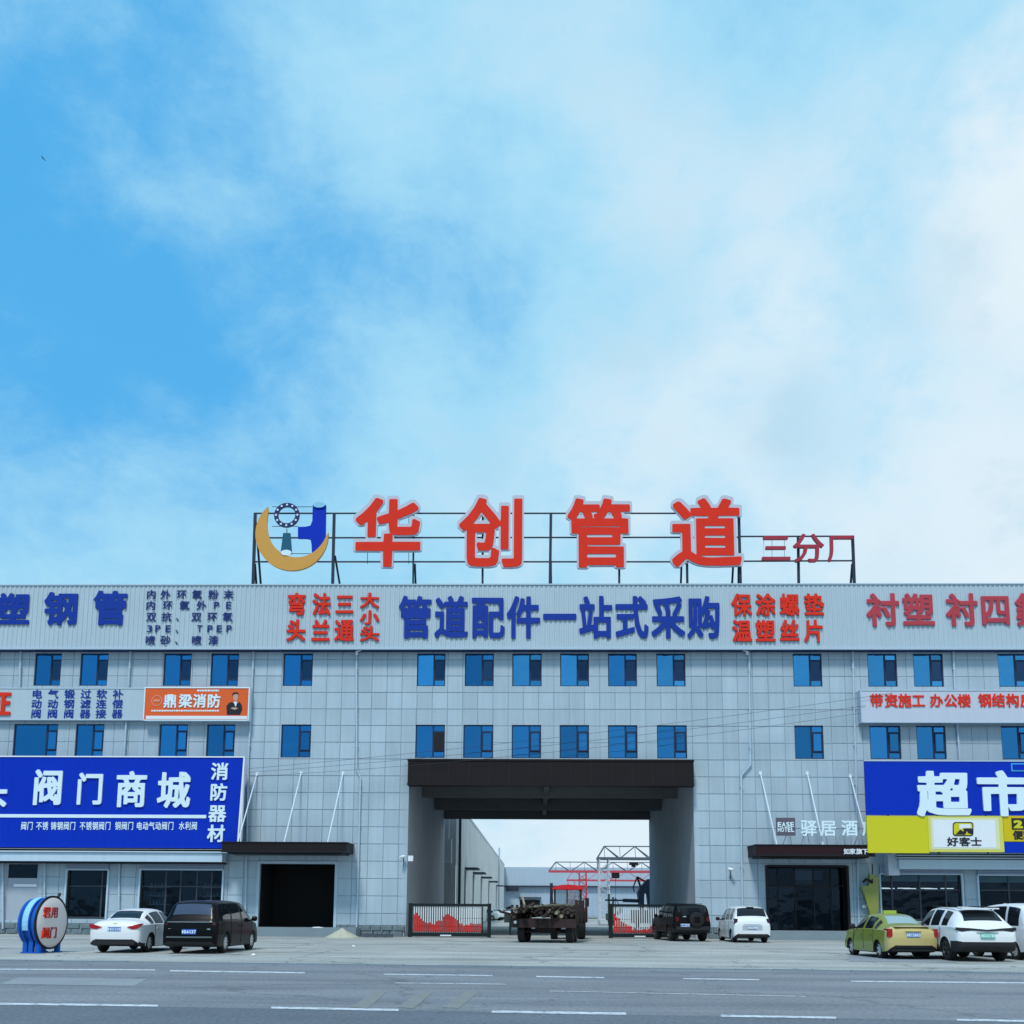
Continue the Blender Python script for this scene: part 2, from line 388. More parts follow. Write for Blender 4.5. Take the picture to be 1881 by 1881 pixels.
def FB(x0, x1, y0, y1, Y):         # photo rectangle -> X0, X1, Z0, Z1 on the plane y = Y
    xm, ym = (x0 + x1) / 2, (y0 + y1) / 2
    return F(x0, ym, Y)[0], F(x1, ym, Y)[0], F(xm, y1, Y)[1], F(xm, y0, Y)[1]
YF = 58.0                          # street front of the building
def Z_(py, Y=YF): return F(940, py, Y)[1]
def X_(px, Y=YF, py=1500): return F(px, py, Y)[0]

# ------------------------------------------------------------------ ground, road, markings
def road_dir():
    a = Vector(G(145, 1846)); b = Vector(G(1430, 1868)); return (b - a).normalized()
RD = road_dir(); RN = Vector((-RD.y, RD.x))
def sheet(name, pts, z, m, kind='structure', label=None):
    me = bpy.data.meshes.new(name); me.from_pydata([(x, y, z) for x, y in pts], [], [tuple(range(len(pts)))]); me.materials.append(m)
    o = bpy.data.objects.new(name, me); return tag(link(o), label=label, kind=kind)
def ground_mat(name, col, patch, cracks, sc_=0.35, joints=0):
    m = mat(name, col, 0.9, var=0.30, vscale=sc_, fine=0.55, fscale=13, bump=0.4)
    t = m.node_tree; b = t.nodes['Principled BSDF']; src = b.inputs['Base Color'].links[0].from_socket
    geo = t.nodes.new('ShaderNodeNewGeometry'); mp = t.nodes.new('ShaderNodeMapping'); t.links.new(geo.outputs['Position'], mp.inputs[0]); mp.inputs['Rotation'].default_value = (0, 0, -math.atan2(RD.y, RD.x)); mp.inputs['Scale'].default_value = (0.10, 0.75, 1)
    n = t.nodes.new('ShaderNodeTexNoise'); t.links.new(mp.outputs[0], n.inputs['Vector']); n.inputs['Scale'].default_value = 1.0; n.inputs['Detail'].default_value = 6; n.inputs['Roughness'].default_value = 0.62
    mr = t.nodes.new('ShaderNodeMapRange'); mr.inputs[1].default_value = 0.35; mr.inputs[2].default_value = 0.7; t.links.new(n.outputs['Fac'], mr.inputs[0])
    mx = t.nodes.new('ShaderNodeMix'); mx.data_type = 'RGBA'; mx.blend_type = 'MULTIPLY'; t.links.new(mr.outputs[0], mx.inputs[0]); t.links.new(src, mx.inputs[6]); mx.inputs[7].default_value = (*patch, 1)
    last = mx.outputs[2]
    if cracks:
        w = t.nodes.new('ShaderNodeTexVoronoi'); w.feature = 'DISTANCE_TO_EDGE'; w.inputs['Scale'].default_value = 0.17
        nz = t.nodes.new('ShaderNodeTexNoise'); nz.inputs['Scale'].default_value = 0.9; nz.inputs['Detail'].default_value = 5; t.links.new(geo.outputs['Position'], nz.inputs['Vector'])
        ma = t.nodes.new('ShaderNodeVectorMath'); ma.operation = 'MULTIPLY_ADD'; t.links.new(nz.outputs['Color'], ma.inputs[0]); ma.inputs[1].default_value = (2.2, 2.2, 0); t.links.new(geo.outputs['Position'], ma.inputs[2])
        t.links.new(ma.outputs[0], w.inputs['Vector'])
        r2 = t.nodes.new('ShaderNodeMapRange'); r2.inputs[1].default_value = 0.0; r2.inputs[2].default_value = 0.012; r2.inputs[3].default_value = cracks; r2.inputs[4].default_value = 0; t.links.new(w.outputs['Distance'], r2.inputs[0])
        m2 = t.nodes.new('ShaderNodeMix'); m2.data_type = 'RGBA'; t.links.new(r2.outputs[0], m2.inputs[0]); t.links.new(last, m2.inputs[6]); m2.inputs[7].default_value = (0.08, 0.09, 0.10, 1); last = m2.outputs[2]
    t.links.new(last, b.inputs['Base Color']); return m
M_APRON = ground_mat('forecourt_concrete', (0.40, 0.42, 0.41), (0.58, 0.60, 0.62), 0.7)
M_ASPH = ground_mat('asphalt', (0.215, 0.235, 0.26), (0.66, 0.69, 0.74), 0.5, 0.2)
M_ASPH2 = ground_mat('dark_asphalt', (0.13, 0.155, 0.185), (0.85, 0.87, 0.9), 0.25, 0.3)
M_LAND = mat('bare_land', (0.22, 0.23, 0.22), 0.95, var=0.2, vscale=0.02)
M_LINE = mat('line_paint', (0.56, 0.62, 0.68), 0.7, var=0.25, vscale=1.2, fine=0.3, fscale=18)
def wear(m, under, thr):
    t = m.node_tree; b = t.nodes['Principled BSDF']; src = b.inputs['Base Color'].links[0].from_socket
    g = t.nodes.new('ShaderNodeNewGeometry'); n = t.nodes.new('ShaderNodeTexNoise'); n.inputs['Scale'].default_value = 5.0; n.inputs['Detail'].default_value = 8; n.inputs['Roughness'].default_value = .75; t.links.new(g.outputs['Position'], n.inputs['Vector'])
    q = t.nodes.new('ShaderNodeMapRange'); q.inputs[1].default_value = thr; q.inputs[2].default_value = thr + .12; t.links.new(n.outputs['Fac'], q.inputs[0])
    x = t.nodes.new('ShaderNodeMix'); x.data_type = 'RGBA'; t.links.new(q.outputs[0], x.inputs[0]); t.links.new(src, x.inputs[6]); x.inputs[7].default_value = (*under, 1); t.links.new(x.outputs[2], b.inputs['Base Color'])
wear(M_LINE, (0.20, 0.22, 0.25), 0.50)
M_YLINE = mat('faded_yellow_paint', (0.21, 0.225, 0.21), 0.85, var=0.3, vscale=2.5, fine=0.5, fscale=25)
wear(M_YLINE, (0.20, 0.22, 0.245), 0.45)
M_PALE = mat('worn_pale_asphalt', (0.24, 0.27, 0.30), 0.9, var=0.15, vscale=0.8, fine=0.2, fscale=15)
sheet('ground', [(-3000, -3000), (3000, -3000), (3000, 3000), (-3000, 3000)], -0.012, M_LAND)
def strip(p0, p1, a, b):           # strip along the road direction between two lines through p0 and p1
    p0 = Vector(p0); p1 = Vector(p1)
    return [tuple(p0 + RD * a), tuple(p0 + RD * b), tuple(p1 + RD * b), tuple(p1 + RD * a)]
pe = G(940, 1777); pm = G(940, 1858)
far = Vector(G(940, 1777)) + RN * 0
sheet('forecourt', [(-120, 20), (120, 20), (120, 60), (-120, 60)], -0.004, M_APRON)
sheet('courtyard_ground', [(-60, 60), (80, 60), (80, 205.5), (-60, 205.5)], -0.004, M_APRON)
sheet('road', strip(pe, Vector(pm) - RN * 0.2, -300, 300), 0.002, M_ASPH)
sheet('road', strip(Vector(pm) - RN * 0.2, Vector(pm) - RN * 26, -300, 300), 0.002, M_ASPH2)
# a low worn lip of the concrete forecourt along the road edge
lip = MB(); A0 = Vector(pe)
for k in range(-60, 60):
    a = A0 + RD * (k * 1.0); b = A0 + RD * (k * 1.0 + 0.985); n = RN * 0.22
    j = random.uniform(-0.01, 0.01); zt = 0.035 + random.uniform(-0.006, 0.006)
    q = [a, b, b + n, a + n]
    lip._add([(p.x, p.y, -0.05) for p in q] + [(p.x, p.y, zt) for p in q], [(4, 5, 6, 7), (0, 1, 5, 4), (1, 2, 6, 5), (2, 3, 7, 6), (3, 0, 4, 7)])
tag(lip.build('road_kerb', M_CONC), kind='structure')
def mark(pts_px, m=M_LINE, z=0.007, name='road_marking'):
    return sheet(name, [G(*p) for p in pts_px], z, m)
def dash(x0, y0, x1, y1, th):      # a painted line from one pixel to another, th thick in the photo
    mark([(x0, y0 + th / 2), (x1, y1 + th / 2), (x1, y1 - th / 2), (x0, y0 - th / 2)])
dash(-250, 1779.5, 285, 1782.2, 1.8); dash(312, 1783.6, 560, 1787.4, 2.2)
dash(706, 1790.0, 905, 1792.5, 1.6); dash(985, 1794.2, 1110, 1796.3, 2.0); dash(1255, 1798.2, 1395, 1800.0, 1.8); dash(1563, 1803.0, 2200, 1809, 2.0)
dash(-320, 1840.5, 290, 1848.0, 3.4); dash(498, 1851.5, 732, 1856.0, 3.6); dash(903, 1858.8, 1150, 1862.8, 4.2); dash(1324, 1866.6, 1536, 1870.2, 3.6); dash(1758, 1874.2, 2200, 1881, 3.4)
dash(725, 1806.0, 930, 1808.5, 1.0); dash(1010, 1821, 1480, 1831, 0.8)
for x in (650, 735, 818):
    mark([(x - 6, 1851), (x + 25, 1853), (x + 62, 1822), (x + 40, 1821)], M_YLINE)
mark([(0, 1808), (245, 1812), (270, 1799), (35, 1796)], M_PALE, name='road_patch')
mark([(1560, 1755), (1700, 1757), (1760, 1768), (1560, 1766)], M_PALE, z=0.003, name='forecourt_patch')  # patch in a darker tone under the rear of the taxi

# ------------------------------------------------------------------ the building
XL, XR = X_(-140), X_(2030)
BL = empty('commercial_building', (0, YF, 0), 'long grey panel clad three storey commercial building with a tall drive-through passage', 'building')
ZF0 = Z_(1191); ZTOP = Z_(1075, 57.5)
XP0, XP1, ZP = X_(750), X_(1274.5), Z_(1443)
wins = []   # (x, z0, z1, w, row, curtain)
R3 = [(63,112),(147,198),(300,351),(387,438),(520,574),(766,818),(854,907),(941,995),(1029,1082),(1117,1170),(1206,1259),(1457,1510),(1594,1648),(1678,1733),(1834,1888)]
R2 = [(24,105),(138,190),(292,344),(379,431),(516,571),(763,817),(851,906),(940,994),(1028,1082),(1117,1171),(1207,1262),(1460,1513),(1598,1655),(1684,1738),(1840,1895)]
openings = []
for row, lst, y0, y1 in ((3, R3, 1200, 1260.5), (2, R2, 1331.5, 1392.5)):
    for k, (a, b) in enumerate(lst):
        x0, x1 = F(a, (y0 + y1) / 2, YF)[0], F(b, (y0 + y1) / 2, YF)[0]
        z0, z1 = Z_(y1), Z_(y0)
        wins.append((x0, x1, z0, z1, row, k)); openings.append((x0, x1, z0, z1))
OP_PASS = (XP0, XP1, -0.1, Z_(1396))
OP_DARK = FB(472, 618, 1583, 1703, YF)
OP_HOTEL = FB(1408, 1560, 1590, 1713, YF)
OP_S1 = FB(123, 197, 1583, 1688, YF); OP_S2 = FB(258, 408, 1583, 1690, YF); OP_S0 = FB(8, 70, 1585, 1690, YF)
OP_R1 = FB(1618, 1766, 1590, 1692, YF); OP_R2 = FB(1798, 1990, 1592, 1692, YF)
openings += [OP_PASS, OP_DARK, OP_HOTEL, OP_S1, OP_S2, OP_S0, OP_R1, OP_R2]
def subtract(r, ops, eps=0.02):
    out = [r]
    for o in ops:
        nw = []
        for (a, b, c, d) in out:
            if o[0] >= b - 1e-4 or o[1] <= a + 1e-4 or o[2] >= d - 1e-4 or o[3] <= c + 1e-4: nw.append((a, b, c, d)); continue
            if o[0] > a: nw.append((a, o[0], c, d))
            if o[1] < b: nw.append((o[1], b, c, d))
            a2, b2 = max(a, o[0]), min(b, o[1])
            if o[2] > c: nw.append((a2, b2, c, o[2]))
            if o[3] < d: nw.append((a2, b2, o[3], d))
        out = nw
    return [q for q in out if q[1] - q[0] > eps and q[3] - q[2] > eps]
w = MB()
for (a, b, c, d) in subtract((XL, XR, -0.1, ZF0 + 0.4), openings): w.box(a, b, YF + 0.035, YF + 0.27, c, d)
w.build('wall', M_JOINT, BL)
# stone panels, one by one
PW, PH, GAP = 28.5 / 32.76, 31.6 / 32.76, 0.024
gx0, gz0 = X_(480), Z_(1426); ZPL = 0.62
cells = []
i0 = math.floor((XL - gx0) / PW); i1 = math.ceil((XR - gx0) / PW); j0 = math.floor((ZPL - gz0) / PH); j1 = math.ceil((ZF0 - gz0) / PH)
for i in range(i0, i1):
    for j in range(j0, j1):
        a, b = gx0 + i * PW + GAP / 2, gx0 + (i + 1) * PW - GAP / 2; c, d = gz0 + j * PH + GAP / 2, gz0 + (j + 1) * PH - GAP / 2
        a, b, c, d = max(a, XL), min(b, XR), max(c, ZPL), min(d, ZF0 + 0.35)
        if b - a < 0.05 or d - c < 0.05: continue
        cells += [q for q in subtract((a, b, c, d), [(o[0] - 0.0, o[1] + 0.0, o[2], o[3]) for o in openings], 0.04)]
def hidden(q):                     # behind a sign, or beside the frame
    xm, zm = (q[0] + q[1]) / 2, (q[2] + q[3]) / 2
    if not (X_(-5) < xm < X_(1890)): return True
    if xm < X_(450) and Z_(1585) < zm < Z_(1388): return True
    if xm > X_(1590) and Z_(1600) < zm < Z_(1396): return True
    if xm < X_(265) and Z_(1326) < zm < Z_(1260): return True
    if xm > X_(1582) and Z_(1330) < zm < Z_(1266): return True
    return zm > ZF0
cells.sort(key=lambda q: (hidden(q), -round((q[1] - q[0]) * (q[3] - q[2]), 2), abs(q[0] + q[1]) / 2 + q[2]))
pm_cache = {}
for q in cells[:300]:
    wdt, hgt = round(q[1] - q[0], 2), round(q[3] - q[2], 2)
    if (wdt, hgt) not in pm_cache:
        b = MB(); x, z = wdt / 2, hgt / 2; e = 0.012
        b._add([(-x, 0.03, -z), (x, 0.03, -z), (x, 0.03, z), (-x, 0.03, z), (-x + e, 0, -z + e), (x - e, 0, -z + e), (x - e, 0, z - e), (-x + e, 0, z - e)],
               [(4, 5, 6, 7), (0, 1, 5, 4), (1, 2, 6, 5), (2, 3, 7, 6), (3, 0, 4, 7)])
        pm_cache[(wdt, hgt)] = b.mesh('stone_panel', M_PANEL)
    o = bpy.data.objects.new('stone_panel', pm_cache[(wdt, hgt)]); o.location = ((q[0] + q[1]) / 2, random.uniform(-0.003, 0.003), (q[2] + q[3]) / 2); link(o, BL)
b = MB()
for q in cells[300:]:
    y = YF + random.uniform(-0.003, 0.003); b.box(q[0], q[1], y, y + 0.032, q[2], q[3])
tag(b.build('stone_panels', M_PANEL, BL), kind='stuff')
# rubble plinth
b = MB(); rnd = random.Random(3)
for (z0, z1) in ((0.0, 0.30), (0.31, 0.60)):
    x = XL
    while x < XR:
        wd_ = rnd.uniform(0.35, 0.8); q = (x, min(x + wd_ - 0.03, XR), z0, z1)
        for (a, b_, c, d) in subtract(q, openings, 0.05):
            dy = rnd.uniform(0.03, 0.09); m = 0.05
            b._add([(a, YF + 0.03, c), (b_, YF + 0.03, c), (b_, YF + 0.03, d), (a, YF + 0.03, d),
                    (a + m, YF - dy, c + m * rnd.random()), (b_ - m, YF - dy, c + m * rnd.random()), (b_ - m * 1.5, YF - dy, d - m), (a + m * rnd.random(), YF - dy, d - m * rnd.random())],
                   [(4, 5, 6, 7), (0, 1, 5, 4), (1, 2, 6, 5), (2, 3, 7, 6), (3, 0, 4, 7)])
        x += wd_
tag(b.build('plinth_stones', M_STONE, BL), kind='stuff')
# rooms, floors, roof, side and back walls, passage walls
b = MB(); YB = 81.2
for (xa, xb) in ((XL, XP0 - 0.25), (XP1 + 0.25, XR)):
    b.box(xa, xb, 62.0, 62.15, 0, ZF0)
    for zf in (0.0, Z_(1540), Z_(1420), Z_(1298)): b.box(xa + 0.3, xb - 0.3, YF + 0.27, 62.0, zf, zf + 0.15)
b.box(XP0 - 0.25, XP1 + 0.25, 62.0, 62.15, 10.0, ZF0)
b.box(XP0 - 0.25, XP1 + 0.25, YF + 0.27, 62.0, Z_(1298), Z_(1298) + 0.15)
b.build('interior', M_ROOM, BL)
b = MB(); b.box(XL, XR, 57.9, YB, ZF0 + 0.45, ZF0 + 0.65)
b.box(XL, XL + 0.25, YF + 0.28, YB, 0, ZF0 + 0.4); b.box(XR - 0.25, XR, YF + 0.28, YB, 0, ZF0 + 0.4)
b.box(XL, XP0 - 0.26, YB - 0.25, YB, 0, ZF0 + 0.4); b.box(XP1 + 0.26, XR, YB - 0.25, YB, 0, ZF0 + 0.4); b.box(XP0 - 0.26, XP1 + 0.26, YB - 0.25, YB, 9.3, ZF0 + 0.4)
b.build('roof_and_rear_wall', M_PASS, BL)
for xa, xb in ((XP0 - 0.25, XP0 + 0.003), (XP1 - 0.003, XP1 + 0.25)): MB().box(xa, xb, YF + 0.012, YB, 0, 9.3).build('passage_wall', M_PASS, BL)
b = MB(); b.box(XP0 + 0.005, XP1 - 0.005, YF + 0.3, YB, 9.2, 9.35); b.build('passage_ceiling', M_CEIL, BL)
for y, dz in ((64.5, 0.0), (72.8, 0.0), (80.4, 0.0)):
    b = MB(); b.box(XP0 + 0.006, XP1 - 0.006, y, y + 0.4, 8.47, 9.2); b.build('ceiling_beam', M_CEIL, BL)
b = MB(); b.box(X_(1005) - 0.15, X_(1005) + 0.15, YF + 0.5, 80.3, 8.75, 9.19); b.build('ceiling_beam', M_CEIL, BL)
b = MB()
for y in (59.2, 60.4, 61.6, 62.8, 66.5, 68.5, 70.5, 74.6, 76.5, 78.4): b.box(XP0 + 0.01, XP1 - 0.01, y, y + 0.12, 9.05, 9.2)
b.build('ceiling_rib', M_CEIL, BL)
# brown lintel over the passage
b = MB(); la = FB(749, 1274.5, 1395.5, 1442, 57.2); b.box(la[0], la[1], 57.2, 58.2, la[2], la[3]); b.box(la[0] - 0.03, la[1] + 0.03, 57.16, 58.0, la[3] - 0.08, la[3] + 0.03); b.box(la[0] - 0.02, la[1] + 0.02, 57.17, 58.0, la[2] - 0.03, la[2] + 0.1)
b.box(XP0 + 0.01, XP1 - 0.01, 58.2, 58.4, la[2] + .02, OP_PASS[3] - 0.01)
lo_ = b.build('lintel', M_BROWN, BL)
b = MB()
for k in range(1, 14): x = la[0] + (la[1] - la[0]) * k / 14; b.box(x - .012, x + .012, 57.193, 57.2, la[2] + .12, la[3] - .1)
b.build('cladding_seam', mat('seam_grey', (.022, .018, .02), .6), lo_)
# corrugated fascia
def corrugated(b, xa, xb, z0, z1, y, per=0.27, dep=0.035, thick=0.06):
    xs = []; x = xa; k = 0
    while x < xb: xs += [(x, 0), (x + per * 0.42, 0), (x + per * 0.52, -dep), (x + per * 0.9, -dep)]; x += per
    vs = [(x, y + d, z0) for x, d in xs] + [(x, y + d, z1) for x, d in xs]; n = len(xs)
    b._add(vs, [(i, i + 1, i + 1 + n, i + n) for i in range(n - 1)])
b = MB(); zf0 = Z_(1190.5, 57.5); corrugated(b, XL, XR, zf0, ZTOP, 57.5)
o = b.build('fascia', M_FASCIA, BL)
b = MB(); b.box(XL, XR, 57.42, 57.66, ZTOP, ZTOP + 0.07); b.box(XL, XR, 57.40, 57.52, zf0 - 0.10, zf0 + 0.02); b.build('fascia_trim', M_PIPE, BL)
b = MB(); b.box(XL, XR, 57.53, 57.98, zf0 - 0.12, zf0 - 0.06); b.box(XL, XR, 57.9, 58.0, zf0 - 0.11, ZF0 + 0.5); b.box(XL, XR, 57.56, 57.75, zf0, ZTOP - 0.02); b.build('fascia_soffit', M_NAVY, BL)
# windows
def window_proto(w_, h, casement, glass_m, big=0.62):
    f = MB(); t = 0.06; y0, y1 = 0.09, 0.17; x0, x1, z0, z1 = -w_ / 2, w_ / 2, -h / 2, h / 2
    xm = x0 + w_ * big; za = z0 + h * 0.20; zb = z1 - h * 0.20
    f.box(x0, x0 + t, y0, y1, z0, z1); f.box(x1 - t, x1, y0, y1, z0, z1); f.box(x0 + t, x1 - t, y0, y1, z0, z0 + t); f.box(x0 + t, x1 - t, y0, y1, z1 - t, z1)
    f.box(xm - 0.045, xm + 0.045, y0 + 0.002, y1, z0 + t, z1 - t); f.box(xm + .045, x1 - t, y0 + 0.004, y1, za - 0.03, za + 0.03); f.box(xm + .045, x1 - t, y0 + 0.004, y1, zb - 0.03, zb + 0.03)
    fm = f.mesh('window', M_FRAME)
    def pane(a, b, c, d, y=0.13, n='pane', m=glass_m): return MB().box(a, b, y, y + 0.008, c, d).mesh(n, m)
    ps = [('pane', pane(x0 + t, xm - 0.045, z0 + t, z1 - t)), ('pane', pane(xm + 0.045, x1 - t, z0 + t, za - 0.03)), ('pane', pane(xm + 0.045, x1 - t, zb + 0.03, z1 - t))]
    s = MB(); a, b_, c, d = xm + 0.05, x1 - t - 0.005, za + 0.035, zb - 0.035; q = 0.055 if casement else 0.03
    yy = 0.05 if casement else 0.10
    s.box(a, a + q, yy, yy + .05, c, d); s.box(b_ - q, b_, yy, yy + .05, c, d); s.box(a + q, b_ - q, yy, yy + .05, c, c + q); s.box(a + q, b_ - q, yy, yy + .05, d - q, d)
    ps.append(('sash', s.mesh('sash', M_FRAME)))
    ps.append(('pane', pane(a + q, b_ - q, c + q, d - q, yy + 0.02, m=(glass_m if casement else M_SCREEN))))
    return fm, ps
def curtain_mesh(w_, h, seed):
    b = MB(); n = 24; r_ = random.Random(seed); vs = []
    for k in range(n + 1):
        x = -w_ / 2 + w_ * k / n; y = 0.26 + 0.04 * math.sin(k * 1.9 + seed) + r_.uniform(-.01, .01); vs += [(x, y, -h / 2), (x, y, h / 2)]
    b._add(vs, [(2 * k, 2 * k + 2, 2 * k + 3, 2 * k + 1) for k in range(n)]); return b.mesh('curtain', M_CURT, 60)
protos = {}
light = {0: 0, 5: 1, 7: 1, 8: 1, 10: 1, 11: 1, 12: 1, 13: 1, 14: 1}
for (x0, x1, z0, z1, row, k) in wins:
    w_ = round(x1 - x0, 1) if (row == 2 and k == 0) else 1.66
    big = 0.74 if w_ > 2 else 0.60
    gl = M_GLASS2 if (row == 3 and k in light and light[k]) else M_GLASS
    key = (w_, row, gl.name)
    h = z1 - z0
    if key not in protos: protos[key] = window_proto(w_, h, row == 2, gl, big)
    fm, ps = protos[key]
    o = bpy.data.objects.new('window', fm); o.location = ((x0 + x1) / 2, 0, (z0 + z1) / 2); o.scale.x = (x1 - x0) / w_; link(o, BL)
    for n_, me in ps: link(bpy.data.objects.new(n_, me), o)
    if gl is M_GLASS2:
        cw = 0.62 if k == 11 else 0.95; c = bpy.data.objects.new('curtain', curtain_mesh(cw, h - 0.1, k)); c.location.x = -w_ * 0.2 - (0.15 if k == 11 else 0); link(c, o)
    if row == 2 and k == 5:      # dark sheet stands in for the shade inside the open sash
        MB().box(0.22, 0.72, 0.03, 0.045, -0.5, 0.5).build('open_sash_shade', M_DARK, o, local=True)
# downpipes
def downpipe(pts, r=0.055, parent=BL, name='downpipe', m=M_PIPE):
    P_ = [(F(px, py, Y)[0], Y, F(px, py, Y)[1]) for px, py, Y in pts]
    b = MB(); b.tube(P_, r, 10)
    (xa, ya, za), (xb, yb, zb) = P_[0], P_[-1]; n = max(1, int(abs(za - zb) / 2.2))
    for i in range(n):
        t = (i + 0.5) / n; z = za + (zb - za) * t
        j = min(range(len(P_) - 1), key=lambda q: 0 if P_[q + 1][2] <= z <= P_[q][2] else 1)
        u = (z - P_[j][2]) / (P_[j + 1][2] - P_[j][2] + 1e-9); x = P_[j][0] + (P_[j + 1][0] - P_[j][0]) * u
        b.box(x - r - 0.02, x + r + 0.02, YF - 0.17, YF, z - 0.025, z + 0.025)
    return b.build(name, m, parent, 40)
YP = 57.88
for pts in ([(38, 1192, YP), (36, 1262, YP)], [(240, 1192, YP), (236, 1261, YP)], [(232, 1326, YP), (228, 1391, YP)], [(466, 1192, YP), (460, 1330, YP), (456, 1390, YP), (453, 1560, YP), (450, 1704, YP)],
            [(1566, 1192, YP), (1572, 1400, YP), (1575, 1560, YP), (1578, 1700, YP)], [(1751, 1192, YP), (1754, 1266, YP)], [(1758, 1328, YP), (1763, 1396, YP)],
            [(82, 1586, YP), (81, 1704, YP)], [(219, 1586, YP), (218, 1704, YP)], [(5, 1586, YP), (5, 1706, YP)],
            [(655, 1193, YP), (655, 1412, YP), (662, 1428, YP), (659, 1560, YP), (655, 1703, YP)], [(1376, 1196, YP), (1379, 1405, YP), (1362, 1424, YP), (1362, 1560, YP), (1365, 1704, YP)]):
    downpipe(pts)
for px, s in ((655, 1), (1373, -1)):      # white elbows under the fascia
    b = MB(); x, z = F(px, 1193, 57.7); b.tube([(x + s * 0.28, 57.62, z + 0.1), (x + s * .25, 57.62, z - 0.03), (x, 57.75, z - 0.08), (x, 57.88, z - 0.25)], 0.085, 10); b.build('downpipe_elbow', M_WHITE, BL, 40)
# dark left doorway, its room, step
def room(op, depth, m, name='doorway', frame=0.12, fm=M_PIPE):
    x0, x1, z0, z1 = op; b = MB(); y0 = YF + 0.02; y1 = YF + depth
    b._add([(x0, y0, z0), (x1, y0, z0), (x1, y0, z1), (x0, y0, z1), (x0, y1, z0), (x1, y1, z0), (x1, y1, z1), (x0, y1, z1)], [(4, 5, 6, 7), (0, 4, 7, 3), (1, 5, 6, 2), (3, 7, 6, 2), (0, 1, 5, 4)])
    for v in range(len(b.v)): pass
    o = b.build(name, m, BL)
    f = MB(); t = frame
    f.box(x0 - t * .3, x0 + t, y0 - 0.06, y0 + 0.2, z0, z1); f.box(x1 - t, x1 + t * .3, y0 - 0.06, y0 + 0.2, z0, z1); f.box(x0 + t, x1 - t, y0 - 0.06, y0 + 0.2, z1 - t, z1 + t * .3)
    f.build('door_frame', fm, o); return o
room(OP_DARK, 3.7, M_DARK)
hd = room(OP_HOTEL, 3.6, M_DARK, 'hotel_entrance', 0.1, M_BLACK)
x0, x1, z0, z1 = OP_HOTEL; f = MB(); yy = YF + 0.7
for t in (0.0, 0.16, 0.38, 0.62, 0.84, 1.0): x = x0 + 0.1 + (x1 - x0 - 0.2) * t; f.box(x - 0.035, x + 0.035, yy, yy + 0.08, z0, z1 - 0.1)
zt = z0 + (z1 - z0) * 0.70; f.box(x0 + 0.1, x1 - 0.1, yy + 0.002, yy + 0.078, zt - 0.05, zt + 0.05); f.build('door_frame', M_BLACK, hd)
for a, c in ((0.0, 0.16), (0.16, 0.38), (0.38, 0.62), (0.62, 0.84), (0.84, 1.0)):
    xa, xc = x0 + 0.14 + (x1 - x0 - 0.2) * a, x0 + 0.06 + (x1 - x0 - 0.2) * c
    MB().box(xa, xc, yy + 0.03, yy + 0.04, z0, zt - 0.05).build('door_pane', M_SHOPG, hd); MB().box(xa, xc, yy + 0.03, yy + 0.04, zt + 0.05, z1 - 0.12).build('door_pane', M_SHOPG, hd)
b = MB(); b.box(x0 + 1.8, x1 - 1.1, yy + 0.5, yy + 0.52, z1 - 0.75, z1 - 0.25); b.build('notice_board', mat('dim_notice', (0.22, 0.22, 0.3), 0.6), hd)
for (a, b_, y0, y1) in ((447, 655, 1703, 1719), (1400, 1600, 1714, 1727)):
    q = FB(a, b_, y0, y1, 56.6); MB().box(q[0], q[1], 56.4, YF + 0.02, -0.03, max(0.32, OP_DARK[2] - 0.004)).build('entrance_step', M_CONC, BL)
# canopies with stay rods
def canopy(pa, pb, ytop, ybot, Y1, side, rods, m, name='entrance_canopy'):
    x0, x1 = F(pa, ytop, Y1)[0], F(pb, ytop, Y1)[0]; z1 = F((pa + pb) / 2, ytop, Y1)[1]; z0 = F((pa + pb) / 2, ybot, Y1)[1]
    b = MB(); b.box(x0, x1, Y1, YF - 0.005, z0 + 0.03, z1)
    o = b.build(name, m, BL)
    e = MB(); e.box(x0 - 0.04, x1 + 0.04, Y1 - 0.04, YF - 0.006, z1, z1 + 0.05); e.box(x0 - 0.03, x1 + 0.03, Y1 - 0.03, Y1 + 0.05, z0, z0 + 0.1)
    e.box(x0 + 0.25, x1 - 0.25, Y1 + 0.25, YF - 0.01, z0 - 0.06, z0 + 0.03)
    e.build('canopy_edge', M_BLACK, o)
    for (xa, ya, xb, yb) in rods:
        ax, az = F(xa, ya, YF - 0.05); bx_, bz = F(xb, yb, Y1 + 0.3)
        r = MB(); r.tube([(ax, YF - 0.03, az), (bx_, Y1 + 0.3, z1 + 0.04)], 0.036, 8); r.box(ax - .08, ax + .08, YF - .03, YF, az - .1, az + .1); r.build('stay_rod', M_ROD, o, 40)
    return o, (x0, x1, z0, z1)
canopy(408, 637, 1548, 1566, 55.9, 1, [(472, 1421, 437, 1545), (553, 1420, 522, 1545), (630, 1420, 602, 1545)], M_BROWN)
HC, HCb = canopy(1388, 1606, 1553, 1573, 55.9, -1, [(1397, 1420, 1427, 1548), (1483, 1420, 1512, 1550), (1562, 1425, 1595, 1550)], M_BROWN2)
